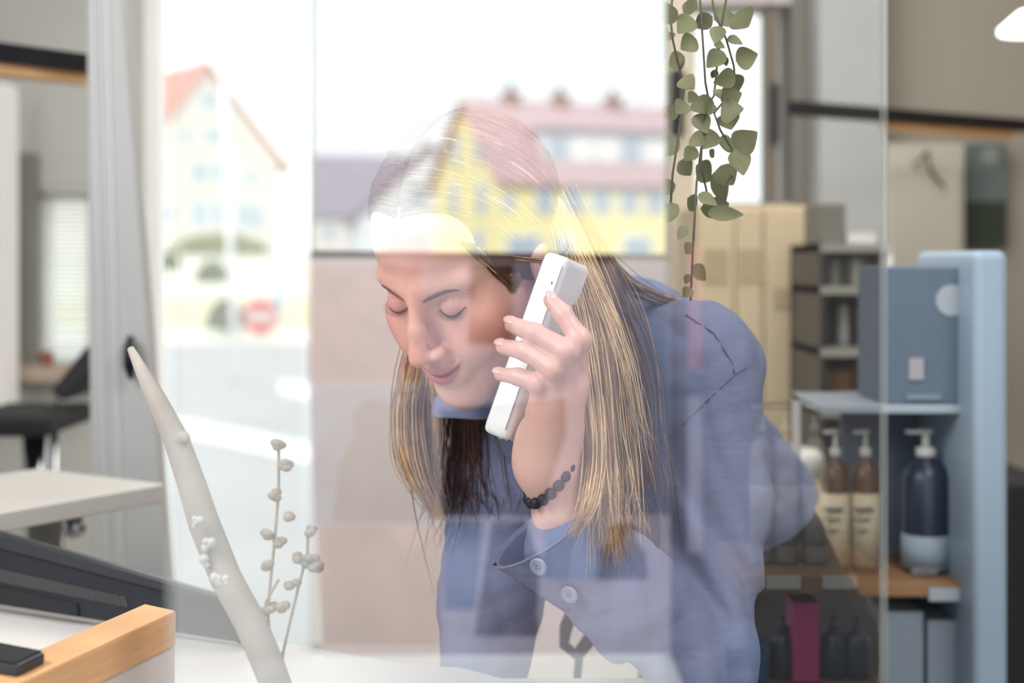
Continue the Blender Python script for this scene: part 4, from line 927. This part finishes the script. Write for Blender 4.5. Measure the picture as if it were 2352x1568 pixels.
MB().tube(rows[-1], .0014, 6, False).build('cuff_hem', fabric, cf, smooth=True)
M_btn = mat('shirt_button', srgb(150, 158, 184), .4, .08, 60)
for (bx_, by_, bd_) in ((1238, 1300, 1.196), (1309, 1364, 1.206)):
    c_ = Vector(P(bx_, by_, bd_)); zdir = Vector((-.45, -.8, -.25)).normalized(); bm_ = zdir.to_track_quat('Z', 'Y').to_matrix()
    bt = MB().lathe(c_, [(.001, .0), (.0075, .0), (.0082, .0012), (.0070, .0026), (.0055, .0020), (.001, .0018)], 24, bm_).build('button', M_btn, person, smooth=True)
    th4 = MB()
    for ux, uy in ((1, 1), (1, -1), (-1, 1), (-1, -1)): th4.ball(c_ + bm_ @ Vector((ux * .0013, uy * .0013, .0022)), .0006, 6)
    th4.build('thread_holes', M_seam, bt)
# seams laid on the shirt: shoulder seam and yoke line
def on_shirt(px, py, d0=1.15, d1=1.9):
    ds = np.linspace(d0, d1, 260); v = shirt(np.array([A3(P(px, py, q)) for q in ds])); i = int(np.argmax(v < 0)); return P(px, py, ds[i] - .0016) if v.min() < 0 else None
def seam(pts, r=.0008):
    out = []
    for (x0, y0), (x1, y1) in zip(pts[:-1], pts[1:]):
        for k in range(8):
            q = on_shirt(x0 + (x1 - x0) * k / 8, y0 + (y1 - y0) * k / 8)
            if q is not None and (not out or (q - out[-1]).length < .06): out.append(q)
    if len(out) > 3: MB().tube(out, r, 6).build('seam', M_seam, person, smooth=True)
seam([(1715, 845), (1690, 858), (1640, 905), (1580, 965), (1500, 1040)]); seam([(1575, 722), (1640, 765), (1680, 830), (1688, 860)])
seam([(1745, 1045), (1790, 1090), (1806, 1118)], .0009)

# waist tie hanging in the gap under her arm
for pts in ([(1318, 1395, 1.62), (1300, 1440, 1.6), (1296, 1480, 1.59), (1330, 1512, 1.585), (1322, 1600, 1.58)], [(1330, 1500, 1.6), (1352, 1470, 1.6), (1380, 1440, 1.62)]):
    MB().tube([P(*q) for q in pts], [.007, .008, .006, .005, .004][:len(pts)], 8).build('waist_tie', M_black, person, smooth=True)

# face details
def fpt(x, z, off): return to_wld((x, surf(x, z) - off, z))
M_brow = mat('brow_hair', srgb(98, 74, 68), .8, .2, 60); M_eye = mat('eye_slit', srgb(122, 140, 158), .15, .25, 300, coat=.5); M_lash = mat('lash', srgb(52, 40, 44), .7, .1, 60)
for sgn in (-1, 1):
    pts = [(.011, .0125), (.018, .0155), (.026, .0185), (.034, .0202), (.042, .0195), (.050, .0150)]
    MB().tube([fpt(sgn * a, b, -.0004) for a, b in pts], [.0014, .0024, .0025, .0021, .0014, .0006], 8).build('eyebrow', M_brow, person, smooth=True)
    arc = [(.0185, -.0015), (.0225, -.0042), (.027, -.0058), (.0315, -.0063), (.036, -.0056), (.0405, -.0036), (.0445, -.0008)]
    MB().tube([fpt(sgn * a, b, .0002) for a, b in arc], [.0004, .0009, .0011, .0012, .0012, .0011, .0006], 6).build('lash_line', M_lash, person, smooth=True)
    MB().tube([fpt(sgn * a, b - .0016, .0001) for a, b in arc[1:-1]], [.0005, .0012, .0015, .0013, .0005], 8).build('eye', M_eye, person, smooth=True)
    ll = MB()
    for k in range(22):
        f_ = k / 21 * (len(arc) - 1); i_ = min(int(f_), len(arc) - 2); g_ = f_ - i_
        a_ = arc[i_][0] + (arc[i_ + 1][0] - arc[i_][0]) * g_; b_2 = arc[i_][1] + (arc[i_ + 1][1] - arc[i_][1]) * g_
        p0 = fpt(sgn * a_, b_2, .0002); dv_ = HM @ Vector((sgn * (a_ - .029) * .25, -.006, -.0022)); ll.tube([p0, p0 + dv_ * .6, p0 + dv_ + HM @ Vector((0, 0, .0014))], [.00028, .0002, .0001], 4)
    ll.build('eyelashes', M_lash, person)
    cr = [(.019, .006), (.025, .0088), (.031, .0096), (.038, .0082), (.045, .004)]
    MB().tube([fpt(sgn * a, b, -.0003) for a, b in cr], [.0002, .0006, .0007, .0006, .0002], 6).build('lid_crease', mat('crease', srgb(176, 118, 108), .6, .1, 60), person, smooth=True)
M_nail = mat('fingernail', srgb(228, 190, 186), .25, .05, 40, coat=.4)
for n, q in FING.items():
    a_, b2_ = Vector(P(*q[3])), Vector(P(*q[2])); ax_ = (a_ - b2_).normalized()
    outn = Vector((0, -1, .75)) if n != 'index' else Vector((.45, -1, .3)); outn = (outn - ax_ * outn.dot(ax_)).normalized(); sdn = ax_.cross(outn)
    Mx = Matrix((ax_, sdn, outn)).transposed(); r_ = FR[n][3]
    MB().ball(a_ + ax_ * r_ * .1 + outn * r_ * .82, (r_ * 1.05, r_ * .68, r_ * .24), 16, Mx).build('fingernail', M_nail, person, smooth=True)

# bracelet of black beads
br_ = MB(); bc_ = Vector(P(1262, 1098, 1.229)); bax = (Vector(P(1296, 1190, 1.238)) - Vector(P(1256, 1068, 1.228))).normalized()
bt_ = (bax + Vector((.25, .0, .45))).normalized(); b1 = bt_.orthogonal().normalized(); b2v = bt_.cross(b1)
ring = [bc_ + (b1 * math.cos(q) + b2v * math.sin(q)) * .0262 for q in np.linspace(0, 2 * math.pi, 40)]
brc = MB().tube(ring, .0012, 6).build('bracelet', M_black, person, smooth=True)
M_bead = mat('bead', srgb(30, 32, 44), .5, .15, 60); M_beadb = mat('blue_bead', srgb(70, 120, 140), .3, .15, 60)
for k in range(17):
    q = 2 * math.pi * k / 17; c_ = bc_ + (b1 * math.cos(q) + b2v * math.sin(q)) * .0265
    MB().ball(c_, .0052, 14).build('bead', M_bead if k != 9 else M_bead, brc, smooth=True)

# hair
hrng = np.random.default_rng(5)
def cap(p):
    d = ell(p, (0, .020, .040), (.083, .104, .093))
    d = smin(d, ell(p, (.0, .055, -.02), (.072, .070, .075)), .03)
    face = smax(p[:, 1] + .030, p[:, 2] - .085 - .4 * (p[:, 1] + .06), .03)
    face2 = ell(p, (0, -.09, .005), (.068, .080, .088))
    return smax(d, -face2, .012)
CV, CF = sdf_mesh(cap, (-.1, -.12, -.11), (.1, .15, .15), .003)
CW = (CV * HS) @ HMn.T + HTn
M_hair = [mat('hair_dark_blond', srgb(128, 98, 76), .85, .2, 40, spec=.1), mat('hair_blond', srgb(212, 170, 118), .45, .25, 40, spec=.5), mat('hair_light', srgb(246, 216, 166), .45, .2, 40, spec=.5), mat('hair_brown', srgb(92, 64, 54), .7, .3, 40, spec=.15)]
HVv, HFf, HMi = [CW], [np.concatenate([CF])], [np.full(len(CF), 3)]; hoff = len(CW)
def strands(G, mi):     # G: (n, k, 3) paths, smooth tapering tubes of three sides
    global hoff
    n, k, _ = G.shape[:3]
    t = np.linspace(0, k - 1, 5 * (k - 1) + 1); i = np.clip(t.astype(int), 0, k - 2); f = (t - i)[None, :, None]
    g = lambda o: G[:, np.clip(i + o, 0, k - 1)]
    a, b, c, d = g(-1), g(0), g(1), g(2)
    C = .5 * (2 * b + (c - a) * f + (2 * a - 5 * b + 4 * c - d) * f ** 2 + (3 * b - a - 3 * c + d) * f ** 3)
    m = C.shape[1]; T_ = np.gradient(C, axis=1); T_ /= np.maximum(np.linalg.norm(T_, axis=2, keepdims=True), 1e-9)
    U = np.cross(T_, A3((.13, .97, .2))); U /= np.maximum(np.linalg.norm(U, axis=2, keepdims=True), 1e-9); W_ = np.cross(T_, U)
    tt_ = np.linspace(0, 1, m); rad = (np.clip(np.minimum(1, (1.02 - tt_) * 4), .12, 1))[None, :, None] * RAD[:n, None, None]
    V = np.stack([C + rad * (U * math.cos(q) + W_ * math.sin(q)) for q in (0, 2.094, 4.189)], 2).reshape(-1, 3)
    base = (np.arange(n)[:, None] * m + np.arange(m - 1)[None]) * 3; fs = []; ms = []
    for s in range(3):
        s2 = (s + 1) % 3; fs.append(np.stack([base + s, base + s2, base + 3 + s2, base + 3 + s], -1).reshape(-1, 4)); ms.append(np.repeat(mi, m - 1))
    HVv.append(V); HFf.append(np.concatenate(fs) + hoff); HMi.append(np.concatenate(ms)); hoff += len(V)
def bundle(guide, n, spread, r, probs, wob=.0012, sk=.55):
    global RAD
    n = int(n * 2.2); r = r * .68; spread = [q * sk for q in spread]
    g = np.array([A3(P(*q)) for q in guide]); k = len(g)
    sp = np.array(spread) if hasattr(spread, '__len__') else np.full(k, spread)
    o = hrng.normal(size=(n, 3)) * A3((1, .55, .35)); G = g[None] + o[:, None] * sp[None, :, None] + hrng.normal(size=(n, k, 3)) * wob
    G[:, -1] += (hrng.normal(size=(n, 3)) * A3((.6, .3, 1.2))) * sp[-1]
    RAD = r * hrng.uniform(.5, 1.25, n); strands(G, hrng.choice(4, n, p=probs))
# combed over the crown from the parting
n = 1500; u0 = hrng.uniform(-.62, 1.25, n); sd_ = hrng.choice([-1, 1], n); G = []
for s in np.linspace(.03, 1, 7):
    ang = s * 1.75; yy = -.07 + .155 * (u0 + .62) / 1.87 + .055 * s ** 1.6
    rr_ = np.sqrt(np.clip(1 - ((yy - .02) / .106) ** 2, .05, 1))
    G.append(np.stack([sd_ * .0845 * rr_ * math.sin(ang), yy, .040 + .0945 * rr_ * math.cos(ang)], 1))
G = np.stack(G, 1) + hrng.normal(size=(n, 7, 3)) * .0006; G = (G * HS) @ HMn.T + HTn
RAD = hrng.uniform(.0004, .0009, n); strands(G, hrng.choice(4, n, p=[.3, .02, .0, .68]))
def on_head(px, py):
    ds = np.linspace(1.18, 1.5, 200); q = (np.array([A3(P(px, py, k)) for k in ds]) - HTn) @ HMn / HS; v = head_sdf(q); return A3(P(px, py, ds[int(np.argmax(v < .0015))])) if v.min() < .0015 else None
R0 = []
for k in range(170):
    a_ = hrng.uniform(0, 1); pth = [(1060 + 90 * a_, 560 + 10 * a_), (1096 + 76 * a_, 592 + 6 * a_), (1136 + 52 * a_, 626 - 8 * a_), (1180 + 18 * a_, 672 - 30 * a_)]
    q = [on_head(x_ + hrng.normal() * 3, y_ + hrng.normal() * 3) for x_, y_ in pth]
    if all(w_ is not None for w_ in q): R0.append(q)
if R0: RAD = hrng.uniform(.0004, .0008, len(R0)); strands(np.array(R0), hrng.choice(4, len(R0), p=[.6, .1, .0, .3]))
bundle([(1010, 600, 1.47), (985, 720, 1.46), (952, 850, 1.45), (940, 960, 1.44), (955, 1080, 1.42), (1008, 1185, 1.42)], 170, [.012, .010, .010, .010, .010, .005], .0008, [.25, .5, .22, .03])
bundle([(960, 700, 1.45), (985, 860, 1.45), (990, 980, 1.45), (985, 1080, 1.44), (1012, 1180, 1.44)], 70, [.008, .008, .010, .011, .006], .0007, [.3, .45, .2, .05])
bundle([(1080, 800, 1.49), (1090, 930, 1.49), (1095, 1040, 1.485), (1090, 1120, 1.48), (1070, 1190, 1.475)], 170, [.018, .022, .026, .028, .024], .0009, [.12, .0, .0, .88], sk=.8)
bundle([(1120, 830, 1.488), (1130, 960, 1.484), (1140, 1070, 1.478), (1150, 1130, 1.472), (1160, 1180, 1.47)], 140, [.016, .02, .022, .02, .014], .0009, [.1, 0, 0, .9], sk=1.0)
bundle([(1170, 860, 1.485), (1168, 980, 1.48), (1160, 1080, 1.475), (1150, 1150, 1.47)], 110, [.016, .018, .018, .014], .0009, [.12, .0, .0, .88], sk=.6, wob=.0006)
bundle([(1250, 430, 1.36), (1310, 560, 1.315), (1352, 700, 1.285), (1380, 850, 1.262), (1395, 1000, 1.25), (1405, 1120, 1.215), (1408, 1250, 1.19)], 210, [.008, .011, .014, .015, .016, .017, .016], .0007, [.30, .38, .30, .02])
bundle([(1265, 440, 1.37), (1320, 580, 1.345), (1365, 720, 1.325), (1400, 860, 1.31), (1410, 1000, 1.295), (1425, 1100, 1.285), (1440, 1170, 1.28)], 190, [.01, .014, .018, .02, .02, .02, .018], .0008, [.5, .16, .02, .32], sk=.85)
bundle([(1260, 440, 1.35), (1300, 590, 1.30), (1338, 760, 1.262), (1355, 900, 1.245), (1366, 1040, 1.225), (1352, 1150, 1.195), (1318, 1225, 1.18)], 60, [.006, .008, .008, .008, .008, .007, .005], .0006, [.1, .4, .5, 0])
bundle([(1270, 450, 1.34), (1330, 580, 1.30), (1392, 720, 1.27), (1430, 840, 1.26), (1452, 960, 1.26), (1470, 1060, 1.265)], 26, [.006, .008, .012, .014, .016, .02], .0004, [.1, .4, .5, 0])
bundle([(1230, 400, 1.43), (1330, 540, 1.46), (1420, 640, 1.462), (1500, 682, 1.46), (1580, 712, 1.44), (1640, 748, 1.43), (1690, 792, 1.43)], 190, [.012, .014, .012, .010, .008, .006, .003], .0008, [.55, .15, .02, .28])
bundle([(1240, 430, 1.42), (1340, 600, 1.45), (1410, 720, 1.45), (1450, 820, 1.45), (1470, 920, 1.45)], 150, [.014, .018, .02, .018, .012], .0008, [.55, .2, .05, .2])
bundle([(1180, 590, 1.28), (1240, 600, 1.262), (1280, 600, 1.27), (1310, 560, 1.31)], 18, [.004, .006, .006, .004], .0004, [.2, .1, 0, .7])
HVv = np.concatenate(HVv); HFf = np.concatenate(HFf); HMi = np.concatenate(HMi)
ho = np_mesh('hair', HVv, HFf, M_hair, person); ho.data.polygons.foreach_set('material_index', HMi.tolist())

# the cordless phone in her hand
pa_ = (Vector(P(1293, 625, 1.268)) - Vector(P(1167, 985, 1.262))).normalized(); vy = Vector((0, 1, 0)); lr = vy.cross(pa_).normalized()
if lr.x < 0: lr = -lr
vyy = pa_.cross(lr); vyy = vyy if vyy.y > 0 else -vyy
al = math.radians(58); n_b = lr * math.sin(al) - vyy * math.cos(al); n_s = -lr * math.cos(al) - vyy * math.sin(al)
pc0 = Vector(P(1234, 800, 1.262)); PM_ = Matrix((n_s, n_b, pa_)).transposed()
ph = thing('cordless_phone', pc0 - pa_ * .084, 'white cordless phone handset held in her hand against her ear', 'phone')
pm = MB(); pm.box(pc0, (.047, .026, .168), PM_)
M_phone = mat('phone_white', srgb(240, 241, 243), .3, .03, 20, coat=.2)
pm.build('casing', M_phone, ph, smooth=False, bevel=.006, seg=4)
MB().box(pc0 + n_s * .0236, (.0006, .0200, .150), PM_).build('side_band', mat('phone_side', srgb(246, 248, 250), .25, .02, 20), ph)
M_gap = mat('phone_gap', srgb(150, 152, 158), .6, .1, 20)
for o_ in (-.0102, .0102): MB().box(pc0 + n_s * .0238 + n_b * o_, (.0006, .0005, .150), PM_).build('seam_line', M_gap, ph)
MB().box(pc0 + n_b * .0131 + pa_ * .02 , (.036, .0004, .05), PM_).build('battery_cover', M_phone, ph, bevel=.0001)
MB().ball(pc0 + n_b * .0132 - n_s * .006 + pa_ * .008, .0011, 8).build('speaker_hole', M_dark, ph)
MB().ball(pc0 + n_s * .0238 + pa_ * .058 + n_b * .006, (.0007, .0007, .0018), 8).build('strap_slot', M_dark, ph)
for o_ in (-.010, .002, .013): MB().box(pc0 - pa_ * .0842 + n_s * o_ + n_b * .003, (.005, .004, .0022), PM_).build('charging_contact', M_chrome, ph, bevel=.0004)
